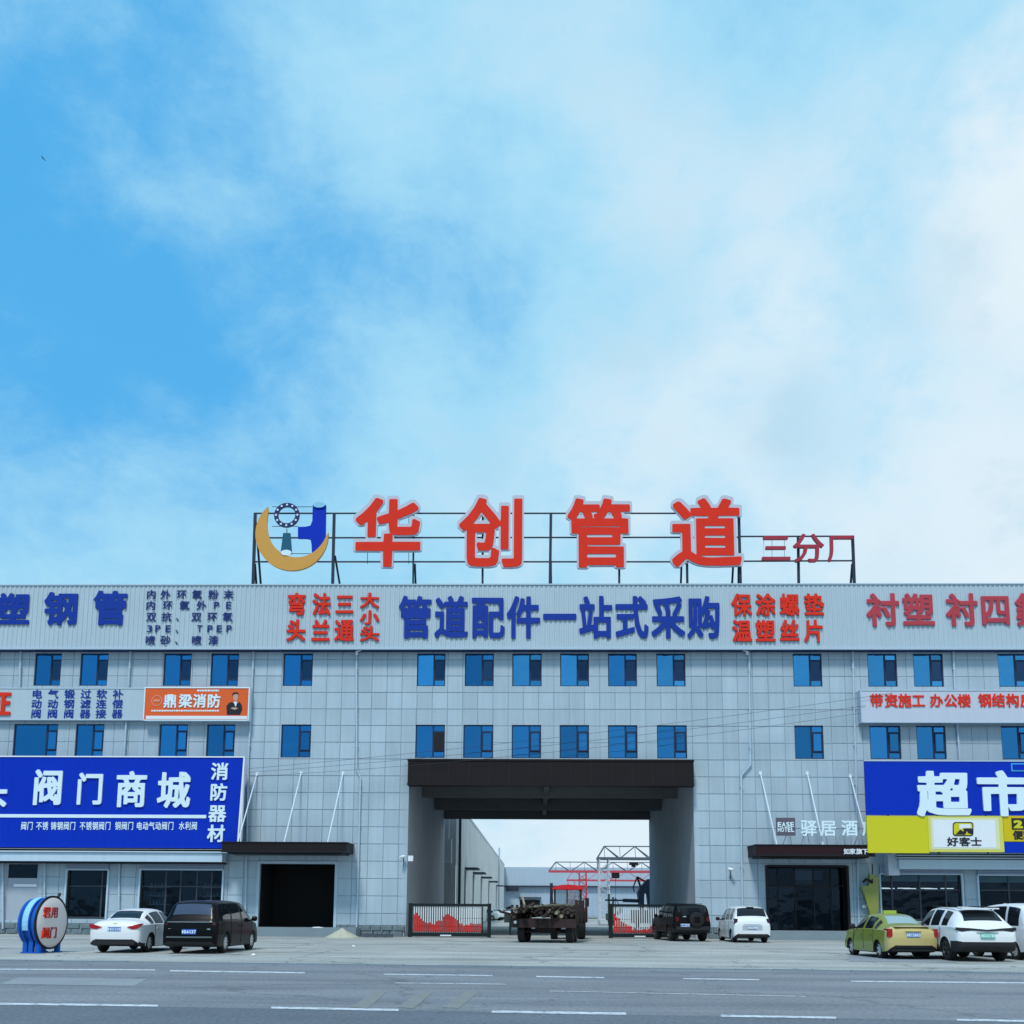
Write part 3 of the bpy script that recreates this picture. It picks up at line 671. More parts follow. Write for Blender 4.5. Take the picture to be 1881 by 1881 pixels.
# shop fronts left
def shopfront(op, cols, door=None, shutter=0.42, inside='shelf', blinds=False):
    x0, x1, z0, z1 = op
    r_ = MB(); y1 = YF + 3.4
    r_._add([(x0, YF + .05, z0), (x1, YF + .05, z0), (x1, YF + .05, z1), (x0, YF + .05, z1), (x0, y1, z0), (x1, y1, z0), (x1, y1, z1), (x0, y1, z1)], [(4, 5, 6, 7), (0, 4, 7, 3), (1, 5, 6, 2), (3, 7, 6, 2), (0, 1, 5, 4)])
    o = r_.build('shop_front', M_ROOM, BL)
    zs = z1 - shutter
    s = MB()
    n = 4
    for k in range(n): s.box(x0 - 0.05, x1 + 0.05, YF - 0.16, YF + 0.06, zs + shutter * k / n + 0.012, zs + shutter * (k + 1) / n)
    s.build('roller_shutter', M_SHUT, o)
    MB().box(x0 - 0.06, x1 + 0.06, YF - 0.19, YF + 0.05, zs - 0.06, zs + 0.008).build('shutter_rail', M_BANDB, o)
    g = MB(); g.box(x0 - 0.09, x0, YF - 0.13, YF + 0.05, z0, zs - .062); g.box(x1, x1 + 0.09, YF - 0.13, YF + 0.05, z0, zs - .062); g.build('shutter_guide', M_BANDB, o)
    f = MB(); yy = YF + 0.12; zt = z0 + (zs - z0) * 0.66
    edges = [0] + cols + [1]
    for t in edges: x = x0 + (x1 - x0) * t; f.box(x - 0.04, x + 0.04, yy, yy + 0.07, z0, zs)
    f.box(x0, x1, yy + 0.002, yy + 0.068, zt - 0.035, zt + 0.035); f.box(x0, x1, yy + 0.002, yy + 0.068, z0, z0 + 0.12)
    f.build('shop_window_frame', mat('shop_frame', (0.05, 0.06, 0.08), 0.4), o)
    for a, c in zip(edges[:-1], edges[1:]):
        xa, xc = x0 + (x1 - x0) * a + 0.04, x0 + (x1 - x0) * c - 0.04
        MB().box(xa, xc, yy + 0.03, yy + 0.038, z0 + 0.12, zt - 0.035).build('shop_pane', M_SHOPG, o); MB().box(xa, xc, yy + 0.03, yy + 0.038, zt + 0.035, zs).build('shop_pane', M_SHOPG, o)
    return o, zs
rs = random.Random(11)
M_SHELF = mat('shelf_board', (0.55, 0.6, 0.62), 0.6); M_GOODS = mat('shelf_goods', (0.5, 0.62, 0.66), 0.5, objvar=0.5)
o, _ = shopfront(OP_S1, [0.84])
o, _ = shopfront(OP_S2, [0.3, 0.48, 0.68, 0.86])
for (xa, xb) in ((0.02, 0.28), (0.70, 0.98)):
    xA, xB = OP_S2[0] + (OP_S2[1] - OP_S2[0]) * xa, OP_S2[0] + (OP_S2[1] - OP_S2[0]) * xb
    sh = MB()
    for k in range(5): sh.box(xA, xB, YF + 0.9, YF + 1.3, 0.7 + k * 0.48, 0.74 + k * 0.48)
    so = sh.build('display_shelf', M_SHELF, o)
    for k in range(2, 5):
        gd = MB(); x = xA + 0.05
        while x < xB - 0.2:
            w1 = rs.uniform(0.08, 0.16); gd.lathe([(0, 0), (0, w1 / 2), (rs.uniform(0.1, 0.22), w1 / 2 * rs.uniform(0.5, 1)), (0.24, 0)], 8, 'z', (x + w1 / 2, YF + 1.05, 0.742 + k * 0.48)); x += w1 + 0.07
        tag(gd.build('goods_row', M_GOODS, so), kind='stuff')
# far left unit: closed grey board with a dark transom window
x0, x1, z0, z1 = OP_S0
b = MB(); b.box(x0, x1, YF + 0.06, YF + 0.12, z0, Z_(1622)); b.box(x0, x1, YF + .05, YF + .13, Z_(1622), Z_(1618)); b.box(x0, x1, YF + .04, YF + .13, Z_(1592), z1); b.box(x0, x0 + .12, YF + .03, YF + .13, z0, z1); b.box(x1 - .12, x1, YF + .03, YF + .13, z0, z1)
bo = b.build('closed_shop_door', mat('grey_board', (0.36, 0.42, 0.50), 0.6, var=0.1), BL)
MB().box(x0 + .12, x1 - .12, YF + .1, YF + .11, Z_(1618), Z_(1592)).build('transom_pane', M_SHOPG, bo)
MB().box(x0 + .5, x1 - .1, YF + .0, YF + .058, Z_(1634), Z_(1629)).build('board_rail', M_WHITE, bo)
# white band and ledges over the left shops
b = MB(); q = FB(-140, 408, 1566, 1582, 57.0); b.box(q[0], q[1], 57.0, YF - 0.2, q[2], q[3]); b.build('shop_band', M_BANDB, BL)
b = MB(); b.box(q[0], q[1] + 0.3, 56.9, YF - 0.02, q[3] + 0.02, q[3] + 0.09); b.box(q[0], q[1] + .7, 56.85, YF - .02, q[3] + 0.2, q[3] + 0.27); b.build('band_ledge', M_BANDB, BL)
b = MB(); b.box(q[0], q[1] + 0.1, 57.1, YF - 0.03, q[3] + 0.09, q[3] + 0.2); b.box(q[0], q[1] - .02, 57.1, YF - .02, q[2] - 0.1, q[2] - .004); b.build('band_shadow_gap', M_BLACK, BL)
# right shops
def right_shop(op, cols, glow):
    o, zs = shopfront(op, cols, shutter=0.45)
    x0, x1, z0, z1 = op
    bl = MB(); bl.box(x0 + .05, x1 - .05, YF + 0.2, YF + 0.22, zs - 0.42, zs - 0.02); bl.build('window_blind', mat('blind', (0.40, 0.58, 0.58), 0.8), o)
    if glow:
        for k in range(7):
            lx = x0 + 0.4 + k * (x1 - x0 - 0.8) / 6; ly = YF + 0.9 + (k % 2) * 0.8
            MB().box(lx - .35, lx + .35, ly, ly + .07, z1 - 1.25, z1 - 1.21).build('ceiling_lamp', mat('lamp_tube', (0.85, 0.95, 1.0), emit=1.2), o)
    return o
right_shop(OP_R1, [0.15, 0.5, 0.82], True); rr = right_shop(OP_R2, [0.3, 0.55, 0.8], False)
b = MB(); q = FB(1652, 2030, 1578, 1597, 56.9); b.box(q[0], q[1], 56.9, YF - 0.22, q[2], q[3] - .05); b.build('shop_band', M_BANDB, BL)
b = MB()
for k in range(3): b.box(q[0] - 0.1, q[1], 56.8 + k * .02, YF - .02, q[3] + 0.0 + k * 0.14, q[3] + 0.07 + k * 0.14)
b.build('band_ledge', M_BANDB, BL)
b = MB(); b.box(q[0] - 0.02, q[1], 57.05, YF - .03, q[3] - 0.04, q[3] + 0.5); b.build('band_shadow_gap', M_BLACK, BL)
for px in (1633, 1640):
    pass
b = MB(); q = FB(1632, 1652, 1567, 1618, 57.2); b.box(q[0], q[1], 57.2, YF - 0.02, q[2] + 0.3, q[3]); b.build('band_end_box', M_STRIPE, BL)

# ------------------------------------------------------------------ rooftop sign
YR = 58.6
RS = empty('rooftop_sign', (0, YR, ZTOP), 'big red framed characters and round pipe logo on a black steel frame above the roof', 'sign')
def P(px, py, Y=YR):
    x, z = F(px, py, Y); return (x, Y, z)
ZB = ZF0 + 0.65
def post(px0, py0, px1, wd_=0.13):
    x0, z0 = F(px0, py0, YR); x1, _ = F(px1, 1075, YR); b = MB(); b.bar((x1, YR, ZB), (x0, YR, z0), wd_); b.build('sign_post', M_STEEL, RS)
for p in ((469, 943, 466, .16), (614, 943, 612, .16), (760, 943, 760, .1), (887, 943, 887, .12), (1012, 943, 1009, .16), (1137, 943, 1137, .12), (1262, 1035, 1262, .13), (1357, 943, 1360, .15), (1466, 985, 1465, .14), (1566, 985, 1569, .15)): post(*p)
for (a, ya, c, yc) in ((467, 943, 1357, 943), (467, 988, 1357, 987), (467, 1032, 1357, 1032), (1357, 985.5, 1569, 985), (1357, 1031, 1569, 1030)):
    b = MB(); b.bar(P(a, ya), P(c, yc), 0.075); b.build('sign_rail', M_STEEL, RS)
for (a, ya, c) in ((470, 960, 489), (468, 1035, 480), (615, 1020, 644), (762, 1035, 768), (1012, 1030, 1014), (1252, 1035, 1247), (1350, 985, 1338), (1357, 1040, 1356), (1566, 1035, 1553)):
    x0, z0 = F(a, ya, YR); x1, _ = F(c, 1075, YR + 1.0); b = MB(); b.bar((x0, YR + .05, z0), (x1 * 1.0, YR + 1.4, ZB), 0.11); b.build('sign_brace', M_STEEL, RS)
YL = YR - 0.12
for ch, px, py, w_, h in (('华', 713, 978, 126, 130), ('创', 905, 978, 124, 132), ('管', 1101, 979, 122, 130), ('道', 1297, 979, 132, 130)):
    lt = letter('letter', ch, px, py, w_, h, YL, 0.22, mat('letter_rim_grey', (.50, .53, .62), .5), RS, bold=0.053, res=80)
    fc = letter('letter_face', ch, px, py, w_, h, YL - 0.222, 0.03, M_RED, RS, bold=0.024, res=80)
    fc.parent = lt; fc.location = fc.location - lt.location
    for dx in (-38, 38):           # thin mounting bars behind each character
        b = MB(); b.bar(P(px + dx, py - 50), P(px + dx, py + 58), 0.03); b.build('mounting_bar', M_STEEL, RS)
for ch, px, py, w_, h in (('三', 1424, 1008, 58, 56), ('分', 1484, 1008, 60, 56), ('厂', 1543, 1008, 52, 54)):
    letter('small_letter', ch, px, py, w_, h, YL, 0.22, M_RED2, RS, bold=0.012, res=80)
for px in (1403, 1418, 1441): b = MB(); b.bar(P(px, 988), P(px, 1028), 0.03); b.build('mounting_bar', M_WHITE, RS)
# logo: crescent, bolted flange ring, tee pipe, cone
def PX(px, py): return F(px, py, YL - 0.2)
def poly(name, pts, dep, m, parent=RS, y=YL - 0.2):
    b = MB(); b.prism([PX(*p) for p in pts], y, y + dep); return b.build(name, m, parent)
cx, cy, ro = 536, 981, 67
outer = [(cx + ro * math.cos(R(t)), cy - ro * math.sin(R(t))) for t in range(129, 361 - 5, 6)]
inner = []
for k in range(39):
    t = 355 - k * (226 / 38); u = k / 38; thick = 29 * math.sin(math.pi * min(1, max(0, u)) ** 0.8 * 1.0) * (0.75 + 0.35 * u)
    inner.append((cx + (ro - thick) * math.cos(R(t)) + 0, cy - (ro - thick) * math.sin(R(t))))
b = MB(); n = len(outer); o_pts = outer; i_pts = inner[::-1]
def resample(pts, n):
    return [pts[round(k * (len(pts) - 1) / (n - 1))] for k in range(n)]
o_pts = [(cx + ro * math.cos(R(t)), cy - ro * math.sin(R(t))) for t in np.linspace(131, 363, 48)]
i_pts = []
for k, t in enumerate(np.linspace(131, 363, 48)):
    u = k / 47; th = 28 * (math.sin(math.pi * u ** 0.80)) ** 0.75; i_pts.append((cx + (ro - th) * math.cos(R(t)), cy - (ro - th) * math.sin(R(t))))
ys = (YL - 0.2, YL)
vs = []
for (pa, pb) in zip(o_pts, i_pts):
    (ax, az), (bx_, bz) = PX(*pa), PX(*pb); vs += [(ax, ys[0], az), (bx_, ys[0], bz), (ax, ys[1], az), (bx_, ys[1], bz)]
fs = []
for k in range(47):
    a = 4 * k; fs += [(a, a + 1, a + 5, a + 4), (a + 2, a + 6, a + 7, a + 3), (a, a + 4, a + 6, a + 2), (a + 1, a + 3, a + 7, a + 5)]
b._add(vs, fs); b.build('logo_crescent', M_GOLD, RS)
fx, fz = PX(527, 946.5); s32 = 1900 / YR
fl = MB(); fl.lathe([(0, 16.5 / s32), (0, 24.5 / s32), (0.12, 24.5 / s32), (0.12, 16.5 / s32), (0, 16.5 / s32)], 40, 'y', (fx, YL - 0.25, fz)); fo = fl.build('logo_flange', M_NAVY, RS)
for k in range(12):
    t = k * math.pi / 6; bx_, bz = fx + 20.6 / s32 * math.cos(t), fz + 20.6 / s32 * math.sin(t)
    h_ = MB(); h_.lathe([(-0.02, 0), (-0.02, 0.062), (0.0, 0.062)], 10, 'y', (bx_, YL - 0.25, bz)); h_.build('bolt_hole', M_WHITE, fo)
poly('logo_cone', [(520, 979), (533, 979), (536, 1017), (515, 1017)], 0.15, M_TEAL)
def disc(px, py, rx, ry, m, name, y):
    b = MB(); x, z = F(px, py, y); pts = [(x + rx / s32 * math.cos(t * math.pi / 12), z + ry / s32 * math.sin(t * math.pi / 12)) for t in range(24)]; b.prism(pts[::-1], y, y + 0.03); return b.build(name, m, RS)
disc(525.5, 1015, 10.5, 5.5, M_LWHITE, 'logo_cone_end', YL - 0.24); disc(586, 927, 11.5, 5.8, mat('logo_sky', (0.25, 0.55, 0.75), 0.5), 'logo_pipe_end', YL - 0.26)
poly('logo_tee_pipe', [(574, 927), (598.5, 927), (597.5, 1002), (588, 1014), (573, 1025), (572, 1000), (570, 990), (562, 988.5), (547, 988.5), (547, 967.5), (561, 967), (570, 965), (573.5, 956)], 0.16, M_SIGNB, y=YL - 0.17)
b = MB(); b.bar(P(527, 971), P(527, 979), 0.04); b.bar(P(500, 931), P(573, 931), .03); b.bar(P(500, 967), P(548, 967), .03); b.bar(P(512, 1017), P(571, 1017), .03); b.build('mounting_bar', M_STEEL, RS)

# ------------------------------------------------------------------ lettering on the corrugated fascia
YW = 57.44
def lettering(label, items, m, bold, dep=0.05, Y=YW, name='lettering', back=None, res=60, group=None):
    px, py = items[0][1], items[0][2]; x, z = F(px, py, Y)
    e = empty(name, (x, Y, z), label, 'lettering', group=group)
    for it in items:
        if back is not None: letter('letter_edge', *it[:5], Y, 0.02, back, e, bold=bold + 0.014, res=res)
        letter('letter', *it[:5], Y - (0.021 if back is not None else 0), dep, m, e, bold=bold, res=res)
    return e
M_HALO = mat('letter_rim_pink', (0.62, 0.22, 0.36), 0.5)
lettering('three large blue characters at the left end of the corrugated fascia', [('塑', 25, 1119, 62, 60), ('钢', 113, 1118, 64, 62), ('管', 203, 1117, 64, 64)], M_LBLUE, 0.033)
rows = [('内外环氧粉末', 1092, [278, 304, 334, 362, 392, 420]), ('内环氧外PE', 1112, [277, 308, 339, 370, 398, 420]), ('双抗、双环氧', 1133, [278, 306, 326, 361, 390, 418]),
        ('3PE、TPEP', 1155, [275, 290, 309, 325, 367, 386, 403, 421]), ('喷砂、喷漆', 1176, [276, 304, 324, 361, 392])]
it = []
for s, y, xs in rows:
    for ch, x in zip(s, xs):
        if ord(ch) < 256: it.append((ch, x, y, 9.5, 13))
        elif ch == '、': it.append((ch, x, y + 5, 5, 6))
        else: it.append((ch, x, y, 19, 18))
lettering('five rows of small navy characters on the fascia left of the red words', it, M_LBLUE2, 0.016, 0.025, res=48)
lettering('red two-row and three-row product words on the fascia left of the large blue slogan',
          [('弯', 545, 1110, 35, 42), ('法', 591, 1110, 35, 42), ('三', 633, 1110, 35, 40), ('大', 679, 1103, 36, 29), ('小', 679, 1134, 36, 27), ('头', 544, 1158, 36, 42), ('兰', 589, 1159, 35, 42), ('通', 632, 1158, 36, 42), ('头', 679, 1164, 37, 29)], M_RED, 0.022, 0.05, back=M_REDD, res=60)
lettering('nine large blue slogan characters in the middle of the corrugated fascia',
          [(c, x, 1134, 63, 80) for c, x in zip('管道配件一站式采购', (763, 829, 896, 962, 1028, 1094, 1160, 1227, 1293))], M_LBLUE, 0.027, res=76)
lettering('red two-row words on the fascia right of the large blue slogan',
          [(c, x, 1111, 37, 42) for c, x in zip('保涂螺垫', (1362, 1406, 1450, 1495))] + [(c, x, 1159, 37, 42) for c, x in zip('温塑丝片', (1363, 1406, 1450, 1495))], M_RED, 0.022, 0.05, back=M_REDD, res=60)
lettering('large dull red characters at the right end of the corrugated fascia',
          [('衬', 1622, 1120, 62, 62), ('塑', 1687, 1120, 60, 62), ('衬', 1767, 1120, 60, 62), ('四', 1828, 1120, 58, 62), ('氟', 1893, 1120, 60, 62)], mat('letter_dull_red', (0.42, 0.05, 0.07), 0.5, var=0.1), 0.022, back=M_HALO, res=66)

# ------------------------------------------------------------------ strip signs between the upper window rows
def strip_sign(x0, x1, y0, y1, Y, m, label, frame=None):
    q = FB(x0, x1, y0, y1, Y); e = empty('strip_sign', ((q[0] + q[1]) / 2, Y, q[2]), label, 'sign')
    MB().box(q[0], q[1], Y, YF - 0.02, q[2], q[3]).build('sign_board', m, e)
    b = MB(); t = 0.06; b.box(q[0] - .02, q[1] + .02, Y - 0.03, Y + 0.05, q[3] - 0.01, q[3] + t); b.box(q[0] - .02, q[1] + .02, Y - .02, YF - 0.03, q[2] - t, q[2] + 0.0)
    b.box(q[0] - t, q[0], Y - .02, YF - .03, q[2] - t, q[3] + t); b.box(q[1], q[1] + t, Y - .02, YF - .03, q[2] - t, q[3] + t)
    b.build('sign_edge', frame or M_PIPE, e); return e
SL = strip_sign(-140, 264, 1265, 1321, 57.7, M_FASCIA, 'long pale strip sign with small blue columns of characters between the left window rows')
letter('letter', '证', -2, 1292, 46, 48, 57.69, 0.08, M_RED, SL, 0.032, 60)
for k, (col, x) in enumerate(zip(('电动阀', '气动阀', '锻钢阀', '过滤器', '软连接', '补偿器'), (68, 98, 128, 158, 187, 217))):
    for j, ch in enumerate(col): letter('letter', ch, x - j * 0.8, (1275, 1293, 1311)[j], 20, 17.5, 57.69, 0.02, M_LBLUE, SL, 0.016, 48)
OR = strip_sign(266, 456, 1264, 1322, 57.45, M_ORANGE, 'orange advertising board with white characters and a printed man in a suit', M_LWHITE)
for ch, x in zip('鼎梁消防', (313, 341, 367, 393)): letter('letter', ch, x, 1287.5, 25, 26, 57.44, 0.03, M_LWHITE, OR, 0.028, 60)
q = FB(268, 454, 1315, 1321, 57.44); MB().box(q[0], q[1], 57.43, 57.449, q[2], q[3]).build('bottom_strip', M_WHITE, OR)
b = MB()
for (a, c, y, t) in ((278, 402, 1305.5, 1.4), (362, 402, 1268.5, 1.6)):
    x = a
    while x < c:
        wd_ = random.uniform(2, 5); q = FB(x, min(x + wd_, c), y - t, y + t, 57.44); b.box(q[0], q[1], 57.435, 57.449, q[2], q[3]); x += wd_ + 0.9
tag(b.build('small_print', M_LWHITE, OR), kind='stuff')
lx, lz = F(288, 1287, 57.44); b = MB(); b.lathe([(0, .27), (0, .31), (.012, .31), (.012, .27), (0, .27)], 28, 'y', (lx, 57.435, lz)); b.box(lx - .18, lx + .18, 57.43, 57.445, lz - .05, lz + .06); b.build('round_emblem', mat('emblem_maroon', (0.75, 0.30, 0.24), 0.5), OR)
def flat(name, pts, Y, m, parent):
    b = MB(); b.prism([F(x, y, Y) for x, y in pts], Y - 0.012, Y); return b.build(name, m, parent)
YO = 57.447
flat('printed_suit', [(417, 1313), (416, 1297), (420, 1292), (426, 1289), (433, 1295), (440, 1289), (444, 1295), (445, 1303), (441, 1313)], YO, M_PRINTK, OR)
flat('printed_shirt', [(429, 1289), (436, 1289), (433, 1299)], YO - 0.013, M_LWHITE, OR)
flat('printed_face', [(428, 1277), (430, 1274), (436, 1274), (438, 1278), (437, 1285), (433, 1289), (429, 1285)], YO - 0.014, M_SKIN, OR)
flat('printed_hair', [(427, 1279), (427, 1274), (431, 1271.5), (437, 1272), (439, 1278), (436, 1275), (430, 1275.5)], YO - 0.016, M_PRINTK, OR)
flat('printed_hands', [(423, 1301), (430, 1299), (438, 1301), (431, 1304)], YO - 0.014, M_SKIN, OR)
SR = strip_sign(1583, 2030, 1269, 1326, 57.4, M_STRIPE, 'long pale strip sign with red characters between the right window rows', M_PIPE)
for ch, x in zip('带资施工', (1610, 1637, 1662, 1687)): letter('letter', ch, x, 1287, 25, 26, 57.39, 0.04, M_RED, SR, 0.022, 56)
for ch, x in zip('办公楼', (1720, 1746, 1771)): letter('letter', ch, x, 1287, 25, 25, 57.39, 0.04, M_RED, SR, 0.022, 56)
for ch, x in zip('钢结构房', (1809, 1834, 1860, 1886)): letter('letter', ch, x, 1286.5, 25, 26, 57.39, 0.04, M_RED, SR, 0.022, 56)

# ------------------------------------------------------------------ the large blue shop signs
YS = 56.9
q = FB(-140, 444, 1391, 1557, YS)
BS = empty('shop_sign', ((q[0] + q[1]) / 2, YS, q[2]), 'huge royal blue shop sign with white brush characters over the left shops', 'sign')
MB().box(q[0], q[1], YS, YS + .22, q[2], q[3]).build('sign_board', M_SIGNB, BS)
b = MB(); b.box(q[0], q[1] + .07, YS - 0.05, YS + 0.1, q[3], q[3] + 0.07); b.box(q[0], q[1] + .07, YS - 0.05, YS + 0.1, q[2] - 0.08, q[2])
b._add([(q[1] - .16, YS - .06, q[2]), (q[1] - .06, YS - .06, q[2]), (q[1] + .09, YS - .06, q[3]), (q[1] - .0, YS - .06, q[3])], [(0, 1, 2, 3)]); b.box(q[1], q[1] + .07, YS - .05, YS + .2, q[2], q[3]); b.build('sign_frame', M_WHITE, BS)
for ch, x, y, w_, h in (('阀', 89, 1446, 58, 68), ('门', 166, 1449, 52, 60), ('商', 242, 1450, 60, 68), ('城', 320, 1451, 62, 68)): letter('letter', ch, x, y, w_, h, YS - .002, 0.09, M_LWHITE, BS, 0.026, 70)
letter('letter', '头', -14, 1452, 60, 64, YS - .002, 0.09, M_LWHITE, BS, 0.026, 70)
for ch, y in zip('消防器材', (1417, 1455, 1494, 1531)): letter('letter', ch, 402 + (1455 - y) * 0.06, y, 33, 33, YS - .002, 0.07, M_LWHITE, BS, 0.024, 60)
qq = FB(-140, 379, 1496, 1502, YS); MB().box(qq[0], qq[1], YS - .03, YS - .002, qq[2], qq[3]).build('white_line', M_LWHITE, BS)
x = 44
for wrd, x0 in (('阀门', 44), ('不锈', 72), ('铸钢阀门', 99), ('不锈钢阀门', 152), ('铜阀门', 217), ('电动气动阀门', 256), ('水利阀', 334)):
    n = len(wrd); step = 11.6
    for k, ch in enumerate(wrd): letter('small_letter', ch, x0 + k * step, 1517, 11, 16, YS - .002, 0.03, M_LWHITE, BS, 0.012, 44)
# right sign
YQ = 55.8
q = FB(1590, 2030, 1399, 1497.5, YQ)
RSG = empty('shop_sign', ((q[0] + q[1]) / 2, YQ, q[2]), 'royal blue supermarket sign with rounded white characters above a yellow panel on the right', 'sign')
MB().box(q[0], q[1], YQ, YQ + .16, q[2], q[3]).build('sign_board', M_SIGNB, RSG)
for k in range(5):
    xx = q[0] + 1.2 + k * 2.6; MB().bar((xx, YQ + .16, q[3] - .4), (xx, YF, q[3] - .4), .07).bar((xx, YQ + .16, q[2] - 1.2), (xx, YF, q[2] - 1.2), .07).bar((xx, YQ + .2, q[2] - 2.1), (xx, YQ + .2, q[3]), .07).build('sign_bracket', M_STEEL, RSG)
MB().box(q[0] - .02, q[1], YQ - .03, YQ + .1, q[3] + .002, q[3] + .06).build('sign_frame', M_PIPE, RSG)
for ch, x, w_ in (('超', 1732, 92), ('市', 1842, 92)): letter('letter', ch, x, 1458, w_ + 6, 84, YQ - .002, 0.1, M_LWHITE, RSG, 0.036, 76)
bq = FB(1857, 1886, 1402, 1417, YQ); MB().box(bq[0], bq[1], YQ - .03, YQ - .002, bq[2], bq[3]).build('badge', mat('badge_blue', (0.05, 0.35, 0.65), 0.4), RSG)
MB().box(bq[0] + .07, bq[1], YQ - .04, YQ - .031, bq[2] + .07, bq[3] - .07).build('badge_inset', M_SIGNB, RSG)
yq = FB(1593, 1705, 1499, 1567, YQ)
MB().box(yq[0], yq[1], YQ - .02, YQ + .15, yq[2], yq[3]).build('yellow_panel', M_YELLOW, RSG)
hq = FB(1705, 1843, 1499, 1565, YQ - .03)
HS = MB(); HS.box(hq[0] + .01, hq[1], YQ - .05, YQ + .15, hq[2], hq[3]); hs = HS.build('brand_panel', mat('panel_pale_yellow', (0.62, 0.62, 0.12), 0.4), RSG)
MB().box(hq[0] + .14, hq[1] - .22, YQ - .06, YQ - .051, hq[2] + .13, hq[3] - .1).build('panel_rim', mat('panel_cream', (0.66, 0.70, 0.45), .4), hs)
MB().box(hq[0] + .26, hq[1] - .42, YQ - .07, YQ - .061, hq[2] + .23, hq[3] - .22).build('panel_face', M_WHITE, hs)
for ch, x in zip('好客士', (1750, 1772, 1793)): letter('letter', ch, x, 1546, 21, 17, YQ - .072, 0.02, M_PRINTK, hs, 0.026, 56)
def rrect(x0, x1, y0, y1, r):
    return [(x + r * math.cos(R(a)), y - r * math.sin(R(a))) for x, y, s in ((x1 - r, y0 + r, 0), (x0 + r, y0 + r, 90), (x0 + r, y1 - r, 180), (x1 - r, y1 - r, 270)) for a in range(s, s + 91, 30)]
flat('logo_rim', rrect(1750, 1788, 1510, 1536, 5), YQ - .072, M_PRINTK, hs); flat('logo_face', rrect(1752, 1786, 1512, 1534, 4), YQ - .086, M_YELLOW, hs)
flat('logo_mark', [(1755, 1533), (1764, 1524), (1770, 1528), (1770, 1522), (1786, 1522), (1786, 1533), (1778, 1530), (1776, 1526), (1773, 1533)], YQ - .100, M_PRINTK, hs)
flat('logo_window', [(1762, 1514), (1783, 1514), (1783, 1521), (1768, 1521), (1765, 1524), (1762, 1522)], YQ - .100, M_WHITE, hs)
kq = FB(1843, 2030, 1499, 1546, YQ); MB().box(kq[0] + .005, kq[1], YQ - .018, YQ + .15, kq[2], kq[3]).build('yellow_panel', mat('sign_amber', (0.62, 0.48, 0.01), .4), RSG)
kb = FB(1858, 1900, 1503, 1524, YQ); MB().box(kb[0], kb[1], YQ - .04, YQ - .019, kb[2], kb[3]).build('black_panel', M_PRINTK, RSG)
letter('letter', '2', 1870, 1514, 17, 15, YQ - .041, .02, M_YELLOW, RSG, .06, 60); letter('letter', '4', 1890, 1514, 17, 15, YQ - .041, .02, M_YELLOW, RSG, .06, 60)
for ch, x in zip('便利', (1870, 1889)): letter('letter', ch, x, 1534, 19, 17, YQ - .02, .02, M_PRINTK, RSG, .035, 50)
bb = FB(1843, 2030, 1547.5, 1567, YQ); MB().box(bb[0] + .005, bb[1], YQ - .01, YQ + .15, bb[2], bb[3]).build('blue_panel', M_SIGNB, RSG)
# hotel sign on its canopy
YH = 56.1
hx, hz = F(1443, 1519, YH); HT = empty('hotel_sign', (hx, YH, HCb[3]), 'pale channel letters and a square brown plaque standing on the hotel canopy', 'sign')
pq = FB(1426, 1461, 1502, 1535, YH); MB().box(pq[0], pq[1], YH, YH + .08, pq[2], pq[3]).build('plaque', mat('plaque_brown', (0.11, 0.10, 0.14), .5), HT)
for s, y in (('EASE', 1514.5), ('HOTEL', 1524)):
    n = len(s)
    for k, ch in enumerate(s): letter('small_letter', ch, 1443.5 + (k - (n - 1) / 2) * (31.0 / n), y, 27.0 / n, 8.6, YH - .002, .02, M_LWHITE, HT, .03, 50)
for ch, x in zip('驿居酒店', (1485, 1521, 1560, 1598)): letter('letter', ch, x, 1521, 31, 31, YH, .08, M_LWHITE, HT, .016, 60)
x = 1422
for k in range(11):
    x = 1424 + k * 16.5
    a = F(x, 1560, YH)[0]; c = F(x + 6 * (1 if k % 2 else -1), 1540, YH)[0]
    b = MB(); b.bar((a, YH + .3, HCb[3] + .05), (c, YH + .05, F(x, 1530, YH)[1]), .035); b.build('stand', M_PIPE, HT)
CT = empty('canopy_lettering', (F(1572, 1563, 55.83)[0], 55.83, HCb[2]), 'small white characters on the dark red edge of the hotel canopy', 'lettering')
for ch, x in zip('如家旗下', (1555, 1566, 1578, 1589)): letter('letter', ch, x, 1564, 11.5, 11, 55.85, .03, M_WHITE, CT, .022, 50)
# cctv cameras and small wall boxes
def cctv(px, py, d, label):
    x, z = F(px, py, 57.6); e = empty('security_camera', (x, YF, z), label, 'security camera')
    MB().tube([(x, YF, z + .05), (x, 57.75, z + .05), (x, 57.7, z)], .025, 6).build('bracket', M_WHITE, e)
    MB().tube([(x + .1 * d, 57.75, z - .0), (x - .12 * d, 57.5, z - .06)], .085, 10).build('camera_body', M_WHITE, e, 40)
    MB().tube([(x, YF - .02, z - .05), (x + .04, YF - .02, z - .4), (x, YF - .02, z - .55)], .02, 6).build('cable', M_STEEL, e)
cctv(739, 1573, 1, 'white security camera on the wall left of the passage'); cctv(1343, 1596, -1, 'white security camera on the wall right of the passage')
q = FB(750, 759, 1572, 1582, 57.9); o = MB().box(q[0], q[1], 57.75, 58.0, q[2], q[3]).build('wall_box', M_WHITE, None, org=((q[0] + q[1]) / 2, 57.9, q[2])); tag(o, 'small white box lamp on the left corner of the passage', 'wall lamp')
q = FB(128, 131, 1601, 1603, YF)
